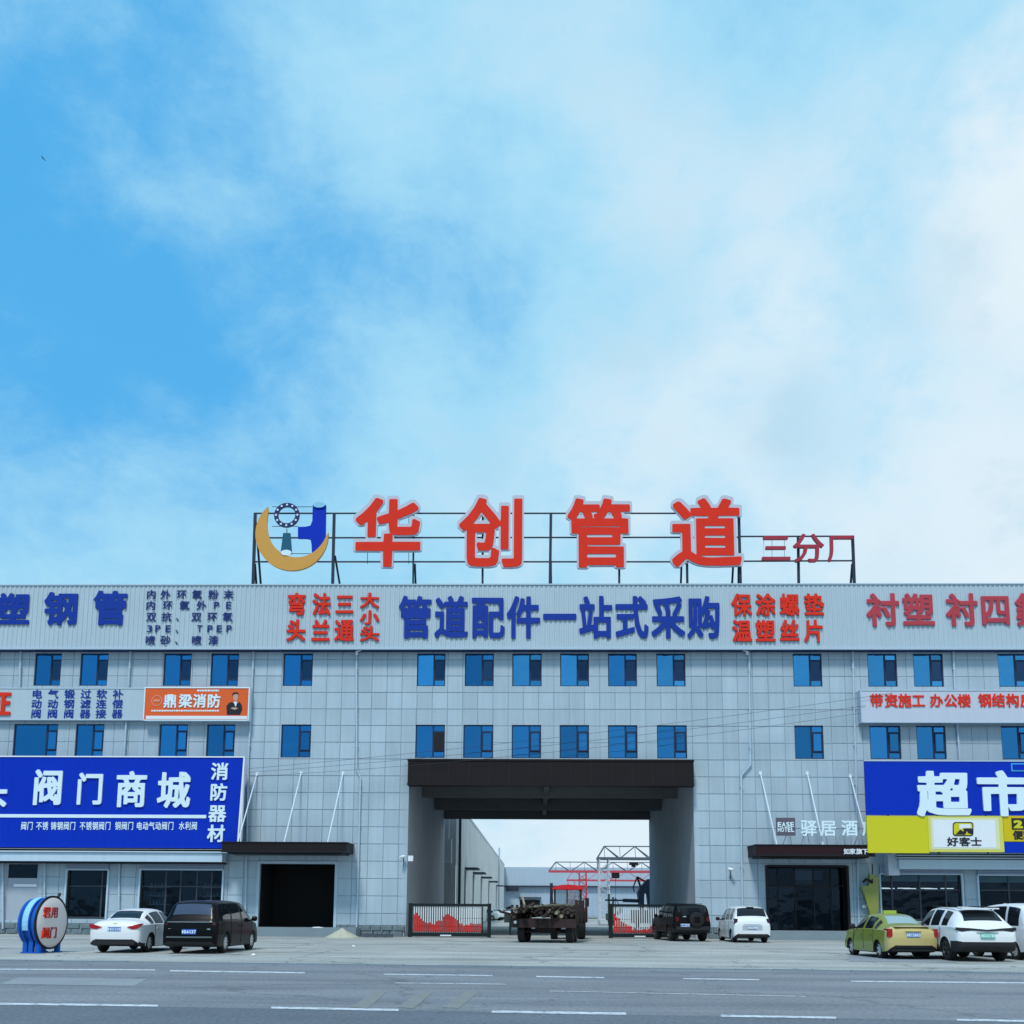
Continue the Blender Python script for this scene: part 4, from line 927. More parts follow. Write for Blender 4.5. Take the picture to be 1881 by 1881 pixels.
# sagging service cables across the facade
for k, (xa, ya, xb, yb, sag) in enumerate(((456, 1412, 1640, 1273, .7), (456, 1419, 1590, 1296, .75), (458, 1427, 1582, 1310, .9))):
    a = Vector(P(xa, ya, 57.35)); c = Vector(P(xb, yb, 57.35)); pts = []
    for t in np.linspace(0, 1, 24): p = a.lerp(c, t); p.z -= sag * 4 * t * (1 - t) * .5; p.y -= 0.4 * 4 * t * (1 - t); pts.append(p)
    o = MB().tube(pts, .009, 5).build('service_cable', M_STEEL, None, org=tuple(a)); tag(o, ('topmost', 'middle', 'lowest')[k] + ' of three thin cables sagging across the grey facade', 'cable')

# ------------------------------------------------------------------ vehicles
def catmull(st, n):
    a = np.array(st, float); out = []
    seg = np.hypot(np.diff(a[:, 0]), np.diff(a[:, 3])) + 0.03; cum = np.r_[0, np.cumsum(seg)]
    for s in np.linspace(0, cum[-1], n):
        k = min(int(np.searchsorted(cum, s, 'right')) - 1, len(a) - 2); t = (s - cum[k]) / seg[k]
        p0 = a[max(k - 1, 0)]; p1 = a[k]; p2 = a[k + 1]; p3 = a[min(k + 2, len(a) - 1)]
        h0 = seg[k - 1] if k > 0 else seg[k]; h2 = seg[k + 1] if k + 2 < len(a) else seg[k]
        m1 = (p2 - p1) / seg[k] * .5 + (p1 - p0) / h0 * .5 if k > 0 else (p2 - p1) / seg[k]
        m2 = (p2 - p1) / seg[k] * .5 + (p3 - p2) / h2 * .5 if k + 2 < len(a) else (p2 - p1) / seg[k]
        h = seg[k]; t2, t3 = t * t, t * t * t
        q = (2 * t3 - 3 * t2 + 1) * p1 + (t3 - 2 * t2 + t) * h * m1 + (-2 * t3 + 3 * t2) * p2 + (t3 - t2) * h * m2
        out.append(q)
    return out
def wheel(parent, x, y, r, side, rim_m, spokes=5, w_=0.21):
    s = side
    t = MB(); t.lathe([(-.5 * w_ * s, r * .62), (-.5 * w_ * s, r * .93), (-.36 * w_ * s, r), (.36 * w_ * s, r), (.5 * w_ * s, r * .93), (.5 * w_ * s, r * .66)], 28, 'x', (0, 0, 0))
    o = bpy.data.objects.new('wheel', t.mesh('wheel', M_TYRE, 40)); o.location = (x, y, r); link(o, parent)
    b = MB(); xo = .5 * w_ * s
    b.lathe([(xo * .35, r * .10), (xo * .35, r * .66), (xo * 1.0, r * .68), (xo * 1.02, r * .60), (xo * .5, r * .56)], 24, 'x', m=1)
    for k in range(spokes):
        a = 2 * math.pi * k / spokes + .3; ca, sa = math.cos(a), math.sin(a); wv = r * (.13 if spokes < 7 else .08)
        p = lambda rr, ww, xx: (xo * xx, rr * ca - ww * sa, rr * sa + ww * ca)
        b._add([p(r * .06, -wv * .8, .92), p(r * .06, wv * .8, .92), p(r * .61, wv, .98), p(r * .61, -wv, .98), p(r * .06, -wv, .6), p(r * .06, wv, .6), p(r * .61, wv, .6), p(r * .61, -wv, .6)],
               [(0, 1, 2, 3), (0, 4, 5, 1), (3, 2, 6, 7), (0, 3, 7, 4), (1, 5, 6, 2)], 0)
    b.lathe([(xo * .5, r * .14), (xo * .98, r * .13), (xo * 1.0, 0.001)], 14, 'x', m=0)
    link(bpy.data.objects.new('rim', b.mesh('rim', [rim_m, M_RIMD], 40)), o)
    return o
def car(name, label, cat, loc, rz, st, paint, wr, axles, side_win, rear_win, front_win, opts):
    """car facing +Y, rear bumper at y = 0 in its own space; loc is the ground point midway between the rear wheels"""
    e = empty(name, (loc[0], loc[1], 0), label, cat, rz, group='vehicles parked in front of the building')
    S = catmull(st, 84); ay = axles[0]; rows = []
    lowm = opts.get('low', 0.0)
    for (y, zb, zbelt, zt, wb, wbelt, wt) in S:
        zb2 = zb
        for ax in axles:
            d = abs(y - ax); ra = wr * 1.13
            if d < ra: zb2 = max(zb2, wr + math.sqrt(ra * ra - d * d) - 0.02)
        zb2 = min(zb2, zbelt - .05)
        k = min(1.0, max(0.02, (zt - zbelt) / .35)); pts = []
        flare = opts.get('flare', 0.02)
        for f in (0, .5, .92): pts.append((wb * f, zb2))
        for i, f in enumerate((0.04, .15, .3, .45, .6, .75, .9, 1.0)):
            zz = zb2 + (zbelt - zb2) * f; g = (zz - zb) / max(.05, zbelt - zb)
            pts.append((wb + (wbelt - wb) * g + flare * math.sin(math.pi * min(1, g * 1.1)), zz))
        gx, gz = wt + 0.05 * k, zt - 0.09 * k
        for f in (.08, .25, .45, .65, .85, 1.0):
            bulge = 0.03 * math.sin(math.pi * f) * k
            pts.append((wbelt - .015 * k + (gx - wbelt + .015 * k) * f + bulge, zbelt + (gz - zbelt) * f))
        pts.append((wt - .01, zt - .03 * k)); pts.append((wt - .09, zt - .005)); pts.append((wt * .6, zt + .012)); pts.append((wt * .3, zt + .02)); pts.append((0, zt + .022))
        rows.append([(x, y - ay, z) for x, z in pts])
    n, m = len(rows), len(rows[0]); JB0, JB1 = 10, 16
    V = []; idx = {}
    for i in range(n):
        for j in range(m): idx[(i, j, 1)] = len(V); V.append(rows[i][j])
        for j in range(m):
            if j in (0, m - 1): idx[(i, j, -1)] = idx[(i, j, 1)]
            else: idx[(i, j, -1)] = len(V); x, y, z = rows[i][j]; V.append((-x, y, z))
    body = MB(); body.v = V
    pl = opts.get('plastic_z', -1)
    for i in range(n - 1):
        for j in range(m - 1):
            for s in (1, -1):
                f = (idx[(i, j, s)], idx[(i, j + 1, s)], idx[(i + 1, j + 1, s)], idx[(i + 1, j, s)]); f = tuple(dict.fromkeys(f))
                if len(f) < 3: continue
                zc = sum(V[q][2] for q in f) / len(f); yc = sum(V[q][1] for q in f) / len(f) + ay
                mi = 1 if (j < 3 or zc < pl + (opts.get('plastic_rear', 0) if yc < .55 else 0)) else 0
                if opts.get('two') and mi == 0 and yc < opts['two']: mi = 2
                body.f.append(f); body.mi.append(mi)
    for i in (0, n - 1):
        for j in range(m - 1):
            a = [idx[(i, j, 1)], idx[(i, j + 1, 1)], idx[(i, j + 1, -1)], idx[(i, j, -1)]]; a = tuple(dict.fromkeys(a))
            if len(a) >= 3:
                zc = V[a[0]][2]; body.f.append(a); body.mi.append(1 if zc < pl + opts.get('plastic_rear', 0) else (2 if opts.get('two') and i == 0 else 0))
    mats = [paint, M_PLAST] + ([opts['two_m']] if opts.get('two') else [])
    bo = body.build('body', mats, e, 38, local=True)
    Pn = [[Vector(p) for p in r_] for r_ in rows]
    def patch(nm, i0, i1, j0, j1, side, gm, off=.008):
        if i1 - i0 < 1: return
        b = MB(); vs = []
        for i in range(i0, i1 + 1):
            for j in range(j0, j1 + 1):
                a = Pn[min(i + 1, n - 1)][j] - Pn[max(i - 1, 0)][j]; c = Pn[i][min(j + 1, m - 1)] - Pn[i][max(j - 1, 0)]
                nr = a.cross(c); nr = nr.normalized() if nr.length > 1e-9 else Vector((0, 0, 1))
                if nr.x < 0 and j < m - 3: nr = -nr
                if nr.z < 0 and j >= m - 4: nr = -nr
                p = Pn[i][j] + nr * off; vs.append(p)
        w_ = j1 - j0 + 1; h_ = i1 - i0
        fs = [(i * w_ + j, i * w_ + j + 1, (i + 1) * w_ + j + 1, (i + 1) * w_ + j) for i in range(h_) for j in range(w_ - 1)]
        if side != 0: vs = [Vector((p.x * side, p.y, p.z)) for p in vs]; b._add(vs, fs)
        else:
            b._add(vs, fs); b._add([Vector((-p.x, p.y, p.z)) for p in vs], fs)
        return b.build(nm, gm, e, 50, local=True)
    ys = [r_[0][1] + ay for r_ in rows]
    def irange(a, c):
        ii = [i for i, y in enumerate(ys) if a <= y <= c]; return (ii[0], ii[-1]) if len(ii) > 1 else (0, 0)
    for (a, c) in side_win:
        i0, i1 = irange(a, c)
        for s in (1, -1): patch('side_window', i0, i1, JB0 + 1, JB1, s, opts.get('glass', M_CGLASS))
    if rear_win: i0, i1 = irange(*rear_win); patch('rear_window', i0, i1, JB1 + opts.get('rw', 2), m - 1, 0, opts.get('rglass', M_CGLASS))
    if front_win: i0, i1 = irange(*front_win); patch('windscreen', i0, i1, JB1 + 2, m - 1, 0, M_CGLASS)
    # door seams and handles
    for s in (1, -1):
        sm = MB()
        for y in opts.get('seams', []):
            i = min(range(n), key=lambda q: abs(ys[q] - y))
            pts = [Pn[i][j] for j in range(4, 11)]; pts = [Vector((p.x * s + .003 * s, p.y, p.z)) for p in pts]
            for a, c in zip(pts[:-1], pts[1:]): sm.bar(a, c, .012, .012)
        if sm.v: sm.build('door_seam', M_PLAST, e, local=True)
        for y in opts.get('handles', []):
            i = min(range(n), key=lambda q: abs(ys[q] - y)); p = Pn[i][8]
            MB().bar((p.x * s + .015 * s, p.y - .09, p.z + .05), (p.x * s + .015 * s, p.y + .09, p.z + .05), .03, .03).build('door_handle', opts.get('handle_m', paint), e, local=True)
        y = opts['mirror']; i = min(range(n), key=lambda q: abs(ys[q] - y)); p = Pn[i][10]
        mr = MB(); mr.lathe([(0, .02), (.03, .09), (.14, .1), (.2, .07), (.22, .0)], 10, 'x', (0, 0, 0))
        mr.v = [(s * (p.x + .02 + x), p.y + y_ * .7, p.z + .1 + z_) for x, y_, z_ in mr.v]; mr.bar((s * (p.x - .05), p.y, p.z + .03), (s * (p.x + .08), p.y, p.z + .08), .05)
        mr.build('wing_mirror', opts.get('mirror_m', paint), e, 50, local=True)
    for ax in axles:
        for s in (1, -1): wheel(e, s * (opts['track'] / 2), ax - ay, wr, s, opts.get('rim', M_RIM), opts.get('spokes', 5), opts.get('tw', .21))
    wl = MB(); wl.box(-.62, .62, -.45, axles[1] - ay + .4, wr * .8, wr + .25); wl.build('underbody', M_BLACK, e, local=True)
    return e, Pn, ys, ay
def rearbox(e, nm, x0, x1, y0, y1, z0, z1, m, bev=.015):
    b = MB(); q = bev
    b._add([(x0, y1, z0), (x1, y1, z0), (x1, y1, z1), (x0, y1, z1), (x0 + q, y0, z0 + q), (x1 - q, y0, z0 + q), (x1 - q, y0, z1 - q), (x0 + q, y0, z1 - q)],
           [(4, 5, 6, 7), (0, 1, 5, 4), (1, 2, 6, 5), (2, 3, 7, 6), (3, 0, 4, 7)])
    return b.build(nm, m, e, local=True)
def plate(e, y, z, txt, m, tm=None, w_=.46, h=.15):
    o = rearbox(e, 'number_plate', -w_ / 2, w_ / 2, y - .02, y + .05, z - h / 2, z + h / 2, m, .004)
    n = len(txt)
    for k, ch in enumerate(txt):
        loops, lo, hi = glyph(ch, .03, 36)
        l = letter_m('plate_character', loops, ch, 0, 0, w_ * .82 / n, h * .62, 0, .006, tm or M_LWHITE, None, lo, hi)
        l.parent = o; l.location = (-w_ / 2 + w_ * (k + .5) / n, y - .024, z)
    return o
def lamp_poly(e, nm, pts, y0, y1, m, mirror=True, slant=0.0):
    for s in ((1, -1) if mirror else (1,)):
        b = MB(); k = len(pts)
        vs = [(s * x, y0 + slant * abs(x), z) for x, z in pts] + [(s * x, y1 + slant * abs(x), z) for x, z in pts]
        b._add(vs, [tuple(range(k)), tuple(range(2 * k - 1, k - 1, -1))] + [(i, i + k, (i + 1) % k + k, (i + 1) % k) for i in range(k)]); b.build(nm, m, e, local=True)
M_CW = mat('car_paint_white', (0.72, 0.76, 0.79), 0.35, coat=0.5, spec=.4, var=0.03)
M_CK = mat('car_paint_black', (0.004, 0.0045, 0.006), 0.3, coat=0.10, spec=.08)
M_CKM = mat('car_paint_dusty_black', (0.005, 0.005, 0.007), 0.45, coat=0.05, var=.2, spec=.08)
M_CO = mat('car_paint_olive', (0.20, 0.24, 0.035), 0.35, coat=0.6)
M_CG = mat('car_paint_gold', (0.50, 0.42, 0.17), 0.35, coat=0.6)
def gpos(px, py): x, y = G(px, py); return (x, y)
SEDAN = [(0.0,.46,.70,.78,.62,.70,.50),(0.05,.34,.86,.95,.80,.84,.62),(0.16,.26,.92,1.04,.86,.88,.66),(0.42,.22,.94,1.10,.88,.89,.66),(0.75,.20,.95,1.13,.89,.90,.64),(1.15,.19,.96,1.34,.90,.905,.57),(1.55,.18,.96,1.45,.90,.91,.56),(2.3,.18,.95,1.48,.90,.91,.57),(2.9,.18,.94,1.38,.90,.90,.57),(3.45,.19,.93,1.06,.90,.88,.66),(4.1,.22,.86,.93,.87,.84,.66),(4.5,.30,.68,.74,.78,.76,.6),(4.62,.42,.54,.58,.6,.6,.4)]
e, *_ = car('parked_sedan', 'white sedan parked at the left beside the blue valve, seen from behind', 'car', gpos(229, 1748.5), R(-1), SEDAN, M_CW, .33, (.98, 3.62), [(0.95, 1.28), (1.34, 2.16), (2.24, 3.05)], (.78, 1.36), (2.92, 3.42),
           dict(track=1.52, mirror=2.95, seams=[1.33, 2.2, 3.25], handles=[1.55, 2.45], rim=M_RIM, spokes=9, plastic_z=.0, plastic_rear=.36))
lamp_poly(e, 'tail_lamp', [(.44, .88), (.86, .99), (.885, .90), (.80, .82), (.62, .80)], -1.03, -.70, M_LAMP, slant=.06)
plate(e, -.965, .80, '鲁B5X08', M_PLATEB); lamp_poly(e, 'chrome_badge', [(-.07, 1.0), (.07, 1.0), (.05, .95), (-.05, .95)], -.93, -.8, M_CHROME, False)
rearbox(e, 'bumper_lip', -.74, .74, -1.005, -.85, .27, .44, M_PLAST)
MPVK = [(0.0,.40,.80,.90,.72,.78,.55),(0.04,.30,.98,1.06,.88,.90,.72),(0.12,.26,1.05,1.18,.92,.93,.76),(0.26,.24,1.09,1.45,.93,.94,.72),(0.42,.22,1.10,1.68,.94,.94,.70),(0.65,.21,1.10,1.75,.94,.95,.70),(1.4,.20,1.10,1.78,.94,.95,.70),(2.5,.20,1.08,1.78,.94,.95,.70),(3.3,.20,1.06,1.70,.94,.94,.68),(3.75,.20,1.05,1.45,.94,.93,.68),(4.2,.22,1.02,1.12,.92,.90,.70),(4.75,.26,.88,.96,.88,.84,.66),(4.98,.36,.62,.68,.76,.72,.55)]
e, *_ = car('parked_minivan', 'glossy black minivan parked between the white sedan and the dark doorway', 'car', gpos(366, 1750), R(-2), MPVK, M_CK, .35, (1.05, 4.0), [(0.55, 1.45), (1.55, 2.55), (2.65, 3.85)], (.16, .42), (3.4, 4.15),
           dict(track=1.62, mirror=3.75, seams=[1.5, 2.6, 3.9], handles=[2.45, 2.8], rim=M_RIM, spokes=10, rw=2, rglass=mat('car_glass_grey', (.05, .07, .12),   .08, spec=.4)))
rearbox(e, 'chrome_strip', -.80, .80, -1.03, -.85, 1.04, 1.09, M_CHROME); plate(e, -1.065, .74, '鲁B6Q37', M_PLATEB, w_=.5, h=.18)
rearbox(e, 'light_bar', -.86, .86, -1.02, -.8, .95, 1.01, M_LAMP); rearbox(e, 'bumper_lip', -.80, .80, -1.07, -.85, .52, .60, mat('plastic_grey', (.09, .12, .13), .5))
lamp_poly(e, 'reflector', [(.60, .85), (.72, .85), (.72, .81), (.60, .81)], -1.05, -.9, M_CHROME)
JEEP = [(0.0,.55,1.0,1.15,.84,.86,.74),(0.03,.48,1.12,1.50,.90,.90,.74),(0.06,.46,1.16,1.72,.92,.91,.74),(0.14,.44,1.17,1.79,.93,.92,.75),(0.5,.42,1.17,1.82,.94,.92,.75),(1.8,.42,1.17,1.83,.94,.92,.75),(2.7,.42,1.16,1.80,.94,.92,.74),(3.0,.42,1.15,1.66,.94,.92,.74),(3.3,.42,1.14,1.24,.93,.90,.74),(4.2,.44,1.08,1.14,.90,.86,.72),(4.4,.5,.9,.98,.84,.8,.66)]
e, *_ = car('parked_jeep', 'black boxy off-road car with a spare wheel on its tail beside the right gate', 'car', gpos(1262, 1728.5), R(9), JEEP, M_CKM, .40, (.95, 3.62), [(0.3, 1.2), (1.3, 2.05), (2.15, 2.9)], (.02, .08), (3.0, 3.28),
           dict(track=1.60, mirror=2.95, seams=[1.25, 2.1, 3.1], handles=[1.4, 2.25], rim=M_RIMD, spokes=5, tw=.27, flare=.05, plastic_z=.62, rw=1))
for s in (1, -1): rearbox(e, 'tail_lamp', min(s * .70, s * .86), max(s * .70, s * .86), -.99, -.8, .98, 1.22, mat('tail_lamp_smoked', (.10, .008, .01), .3))
rearbox(e, 'rear_window_pane', -.62, .62, -.965, -.80, 1.30, 1.68, M_CGLASS); rearbox(e, 'bumper', -.88, .88, -1.12, -.85, .55, .76, M_PLAST)
sp = MB(); sp.lathe([(0, 0), (0, .30), (.03, .37), (.16, .38), (.2, .33)], 28, 'y', (.18, -1.2, 1.08)); sp.build('spare_wheel', M_TYRE, e, 40, local=True)
rearbox(e, 'spare_wheel_cover', .03, .33, -1.215, -1.19, .93, 1.23, M_CKM); lamp_poly(e, 'door_glint', [(-.5, 1.26), (-.32, 1.26), (-.32, 1.21), (-.5, 1.21)], -.99, -.95, M_CHROME, False)
o = plate(e, -1.13, .80, 'B8K62', mat('plate_white', (.6, .68, .8), .4), M_PLATEB); o.location.x = -.42
rr_ = MB()
for s in (1, -1): rr_.bar((s * .62, -.6, 1.86), (s * .62, 1.5, 1.87), .04)
for y in (-.5, .2, .9, 1.5): rr_.bar((-.62, y, 1.86), (.62, y, 1.86), .035)
rr_.build('roof_rack', M_BLACK, e, local=True)
MPVW = [(0.0,.42,.80,.92,.70,.76,.6),(0.04,.32,.96,1.06,.84,.86,.72),(0.10,.27,1.02,1.14,.87,.88,.74),(0.24,.24,1.05,1.45,.88,.89,.70),(0.40,.22,1.06,1.64,.88,.89,.66),(0.62,.21,1.06,1.71,.88,.89,.65),(1.3,.20,1.05,1.74,.88,.89,.65),(2.2,.20,1.04,1.73,.88,.89,.65),(2.9,.20,1.03,1.62,.88,.88,.64),(3.4,.20,1.02,1.35,.88,.87,.64),(3.75,.22,.98,1.08,.87,.85,.64),(4.2,.26,.84,.92,.82,.78,.6),(4.4,.36,.62,.68,.7,.66,.5)]
e, *_ = car('parked_minivan', 'white compact minivan with a dark rear window parked left of the hotel entrance', 'car', gpos(1376, 1731), R(2), MPVW, M_CW, .32, (.78, 3.5), [(0.5, 1.15), (1.25, 2.05), (2.15, 3.3)], (.14, .44), (3.0, 3.7),
           dict(track=1.50, mirror=3.3, mirror_m=M_PLAST, seams=[1.2, 2.1, 3.35], handles=[1.4, 2.3], rim=M_RIM, spokes=7, rw=1))
lamp_poly(e, 'tail_lamp', [(.70, 1.16), (.86, 1.16), (.89, .90), (.74, .90)], -.77, -.45, mat('tail_lamp_dark', (.05, .02, .05), .2), slant=.02)
plate(e, -.79, .72, '鲁B3W91', mat('plate_grey_blue', (.25, .36, .5), .4), M_WHITE); rearbox(e, 'chrome_strip', -.42, .42, -.80, -.7, .86, .89, M_RIMD); rearbox(e, 'plate_recess', -.50, .50, -.785, -.7, .58, .85, mat('recess_grey', (.4, .46, .52), .4))
rearbox(e, 'high_brake_lamp', -.18, .18, -.42, -.2, 1.68, 1.73, M_PLAST); rearbox(e, 'bumper_lip', -.70, .70, -.80, -.6, .30, .38, M_PLAST)
TAXI = [(x, a, b_, c * .995, d * .96, f * .96, g * .97) for (x, a, b_, c, d, f, g) in SEDAN]; TAXI = [(p[0] * .93,) + p[1:] for p in TAXI]
e, *_ = car('parked_taxi', 'olive and gold taxi sedan parked left of the white off-road car, seen from behind', 'taxi', gpos(1659, 1760.5), R(4), TAXI, M_CO, .30, (.90, 3.42), [(0.92, 1.2), (1.28, 2.02), (2.1, 2.9)], (.72, 1.28), (2.72, 3.2),
           dict(track=1.42, mirror=2.78, mirror_m=M_PLAST, seams=[1.24, 2.06, 3.0], handles=[1.4, 2.25], rim=M_RIM, spokes=6, two=.30, two_m=M_CG, rglass=M_CGLASSL, handle_m=M_CO))
lamp_poly(e, 'tail_lamp', [(.70, 1.0), (.83, 1.0), (.85, .74), (.76, .72), (.70, .77)], -1.0, -.6, M_LAMP, slant=.14)
plate(e, -.90, .80, '鲁BT2865', mat('plate_taxi', (.16, .25, .5), .4)); rearbox(e, 'boot_trim', -.28, .28, -.92, -.8, .905, .935, M_CHROME)
rearbox(e, 'bumper_lip', -.72, .72, -.885, -.7, .26, .34, M_PLAST); rearbox(e, 'boot_lid_edge', -.60, .60, -.86, -.6, 1.05, 1.08, M_CG)
bx3 = MB(); bx3.box(-.22, .22, .9, 1.05, 1.47, 1.60); bx3.build('roof_sign', mat('taxi_sign_lime', (.36, .50, .08), .4), e, local=True)
SUV = [(0.0,.50,.78,.90,.74,.80,.6),(0.05,.40,.96,1.04,.88,.91,.72),(0.14,.34,1.04,1.14,.92,.94,.74),(0.36,.30,1.08,1.38,.94,.95,.68),(0.66,.27,1.09,1.58,.94,.95,.63),(0.95,.26,1.09,1.66,.94,.95,.62),(1.6,.25,1.08,1.71,.94,.95,.63),(2.4,.25,1.06,1.71,.94,.95,.63),(2.95,.25,1.05,1.60,.94,.94,.63),(3.5,.25,1.03,1.22,.94,.92,.68),(4.1,.27,.96,1.04,.92,.88,.68),(4.55,.32,.80,.88,.86,.82,.62),(4.72,.44,.64,.70,.72,.70,.5)]
e, *_ = car('parked_off_road_car', 'white sport utility car with a green plate parked right of the olive taxi', 'car', gpos(1791, 1764.5), R(1.5), SUV, M_CW, .37, (1.0, 3.72), [(0.80, 1.32), (1.42, 2.15), (2.25, 3.15)], (.22, .74), (3.0, 3.48),
           dict(track=1.62, mirror=3.1, seams=[1.36, 2.2, 3.3], handles=[1.55, 2.4], rim=M_RIMD, spokes=5, tw=.24, plastic_z=.48, plastic_rear=.14))
lamp_poly(e, 'light_bar', [(0, 1.01), (.55, 1.06), (.93, 1.08), (.95, 1.0), (.80, .95), (.5, .99), (0, .97)], -1.03, -.68, M_PLAST, slant=.06)
plate(e, -1.03, .82, '鲁BD02715', M_PLATEG); rearbox(e, 'plate_brow', -.36, .36, -1.03, -.85, .91, .935, M_PLAST)
sp = MB()
sp.box(-.6, .6, -.62, -.25, 1.66, 1.70); sp.build('roof_spoiler', M_CW, e, local=True)
for s in (1, -1): MB().bar((s * .62, -.3, 1.72), (s * .62, 1.6, 1.75), .035).build('roof_rail', M_PLAST, e, local=True)
VAN = [(0.0,.40,.84,.95,.66,.72,.6),(0.03,.32,.98,1.08,.80,.82,.70),(0.08,.28,1.04,1.2,.82,.83,.70),(0.2,.25,1.06,1.55,.83,.84,.68),(0.34,.23,1.07,1.72,.84,.84,.66),(0.6,.22,1.07,1.80,.84,.84,.66),(2.4,.2,1.05,1.80,.84,.84,.66),(3.0,.2,1.03,1.68,.84,.84,.65),(3.5,.22,1.0,1.25,.84,.82,.65),(3.9,.26,.86,.95,.80,.78,.6),(4.05,.36,.62,.7,.7,.66,.5)]
e, *_ = car('parked_van', 'white microvan cut off by the right edge beside the white off-road car', 'van', gpos(1908, 1763), R(7), VAN, M_CW, .30, (.75, 3.2), [(0.4, 1.1), (1.2, 2.0), (2.1, 3.1)], (.12, .36), (3.0, 3.6),
           dict(track=1.42, mirror=3.1, seams=[1.15, 2.05], handles=[1.3, 2.3], rim=M_RIM, spokes=8, rglass=M_CGLASSL, rw=1))
lamp_poly(e, 'tail_lamp', [(.72, 1.0), (.83, 1.0), (.84, .7), (.76, .7)], -.74, -.5, M_LAMP)

# ------------------------------------------------------------------ blue butterfly valve on legs
vx, vy = G(84, 1750); vz = 1.02
VA = empty('display_valve', (vx, vy, 0), 'giant blue pipe valve with a white disc standing on blue legs at the left edge', 'valve', R(-9))
M_VB = mat('valve_blue', (0.01, 0.10, 0.45), .4, var=.15); M_VB2 = mat('valve_pale_blue', (.28, .58, .80), .4); M_VD = mat('valve_disc_cream', (.62, .60, .60), .5, var=.08, vscale=1.5)
b = MB(); b.lathe([(-.62, 0), (-.62, .72), (-.58, .80), (-.50, .80), (-.50, .76), (-.02, .76), (0, .88), (.12, .88), (.12, .80)], 40, 'x', (0, 0, vz)); b.build('valve_body', M_VB, VA, 40, local=True)
for x in (-.42, -.16):
    b = MB(); b.lathe([(x - .03, .74), (x - .03, .83), (x + .03, .83), (x + .03, .74)], 40, 'x', (0, 0, vz)); b.build('body_rib', M_VB, VA, 40, local=True)
b = MB(); b.lathe([(.10, .86), (.10, .905), (.16, .905), (.16, .84), (.10, .84)], 40, 'x', (0, 0, vz)); b.build('disc_rim', M_BLACK, VA, 40, local=True)
b = MB(); b.lathe([(.15, .845), (.19, .8), (.235, .45), (.25, 0.001)], 40, 'x', (0, 0, vz)); ds = b.build('disc', M_VD, VA, 40, local=True)
b = MB(); 
aa = [R(150 + 10 * k) for k in range(8)]; aa = [R(88 + 11 * k) for k in range(11)]
b._add([(x, .845 * math.cos(t) , vz + .845 * math.sin(t)) for t in aa for x in (-.38, -.17)], [(2 * k, 2 * k + 1, 2 * k + 3, 2 * k + 2) for k in range(10)])
b.build('pale_strap', M_VB2, VA, local=True)
for (x, y) in ((-.45, -.45), (-.45, .5), (.05, -.5), (.05, .55), (-.2, -.5)):
    b = MB(); b.box(x - .08, x + .08, y - .06, y + .06, 0, vz - .35); b.box(x - .13, x + .13, y - .1, y + .1, 0, .04); b.build('leg', M_VB, VA, local=True)
MB().tube([(.05, .3, vz + .7), (.05, .5, vz + .98)], .05, 8).build('stem', M_BLACK, VA, 40, local=True)
for ch, y, z, m in (('君', -.42, .34, M_RED), ('用', -.02, .34, M_RED2), ('阀', -.42, -.34, M_RED), ('门', -.02, -.34, M_RED2)):
    loops, lo, hi = glyph(ch, .015, 50)
    l = letter_m('letter', loops, ch, 0, 0, .40, .40, 0, .10, m, None, lo, hi); l.parent = ds; l.rotation_euler = (0, 0, R(90)); l.location = (.215, y, vz + z)

# ------------------------------------------------------------------ sand heap, bag
def heap(px, py, rx, ry, h, m, name, label, cat, seed=1):
    x0, y0 = G(px, py); r_ = random.Random(seed); b = MB(); n = 30; rings = 9; vs = [(0, 0, h)]; fs = []
    ph = [r_.uniform(0, 6.28) for _ in range(5)]
    for i in range(1, rings + 1):
        t = i / rings
        for k in range(n):
            a = 2 * math.pi * k / n; w_ = 1 + .14 * math.sin(2 * a + ph[0]) + .08 * math.sin(5 * a + ph[1]) + .04 * math.sin(9 * a + ph[2])
            z = h * ((1 - t) ** 1.15 + .05 * math.sin(a * 3 + t * 7 + ph[3]) * (1 - t) + r_.uniform(-.015, .015)); vs.append((rx * t * w_ * math.cos(a), ry * t * w_ * math.sin(a), max(z, -.03) if i < rings else -.04))
    for k in range(n): fs.append((0, 1 + k, 1 + (k + 1) % n))
    for i in range(rings - 1):
        for k in range(n): fs.append((1 + i * n + k, 1 + (i + 1) * n + k, 1 + (i + 1) * n + (k + 1) % n, 1 + i * n + (k + 1) % n))
    b._add(vs, fs); o = bpy.data.objects.new(name, b.mesh(name, m, 70)); o.location = (x0, y0, 0); link(o); return tag(o, label, cat)
heap(628, 1722, .80, .7, .50, M_SAND, 'sand_heap', 'pale conical heap of sand by the wall right of the dark doorway', 'sand heap')
sx, sy = G(592, 1719); b = MB(); b.lathe([(-.42, 0), (-.38, .06), (-.2, .12), (.1, .13), (.33, .08), (.4, 0)], 12, 'x', (0, 0, 0)); b.v = [(x, y * 1.5, z * .8) for x, y, z in b.v]
o = bpy.data.objects.new('cement_bag', b.mesh('cement_bag', M_WHITE, 60)); o.location = (sx, 57.0, .42); link(o); tag(o, 'white bag lying on the step beside the sand heap', 'bag')
px_, py_ = G(690, 1722); b = MB()
for k in range(4): b.bar((-.8 + k * .1, .1 * k, .06 + .09 * (k % 2)), (.9, .1 * k + .05, .06 + .08 * (k % 2)), .08)
for k in range(3): b.bar((-.5 + k * .5, -.1, .03), (-.5 + k * .5, .5, .24), .05)
o = b.build('scrap_bars', mat('scrap_steel', (.07, .09, .11), .7), None); o.location = (px_, py_, 0); tag(o, 'low stack of dark scrap bars between the sand heap and left gate', 'scrap')

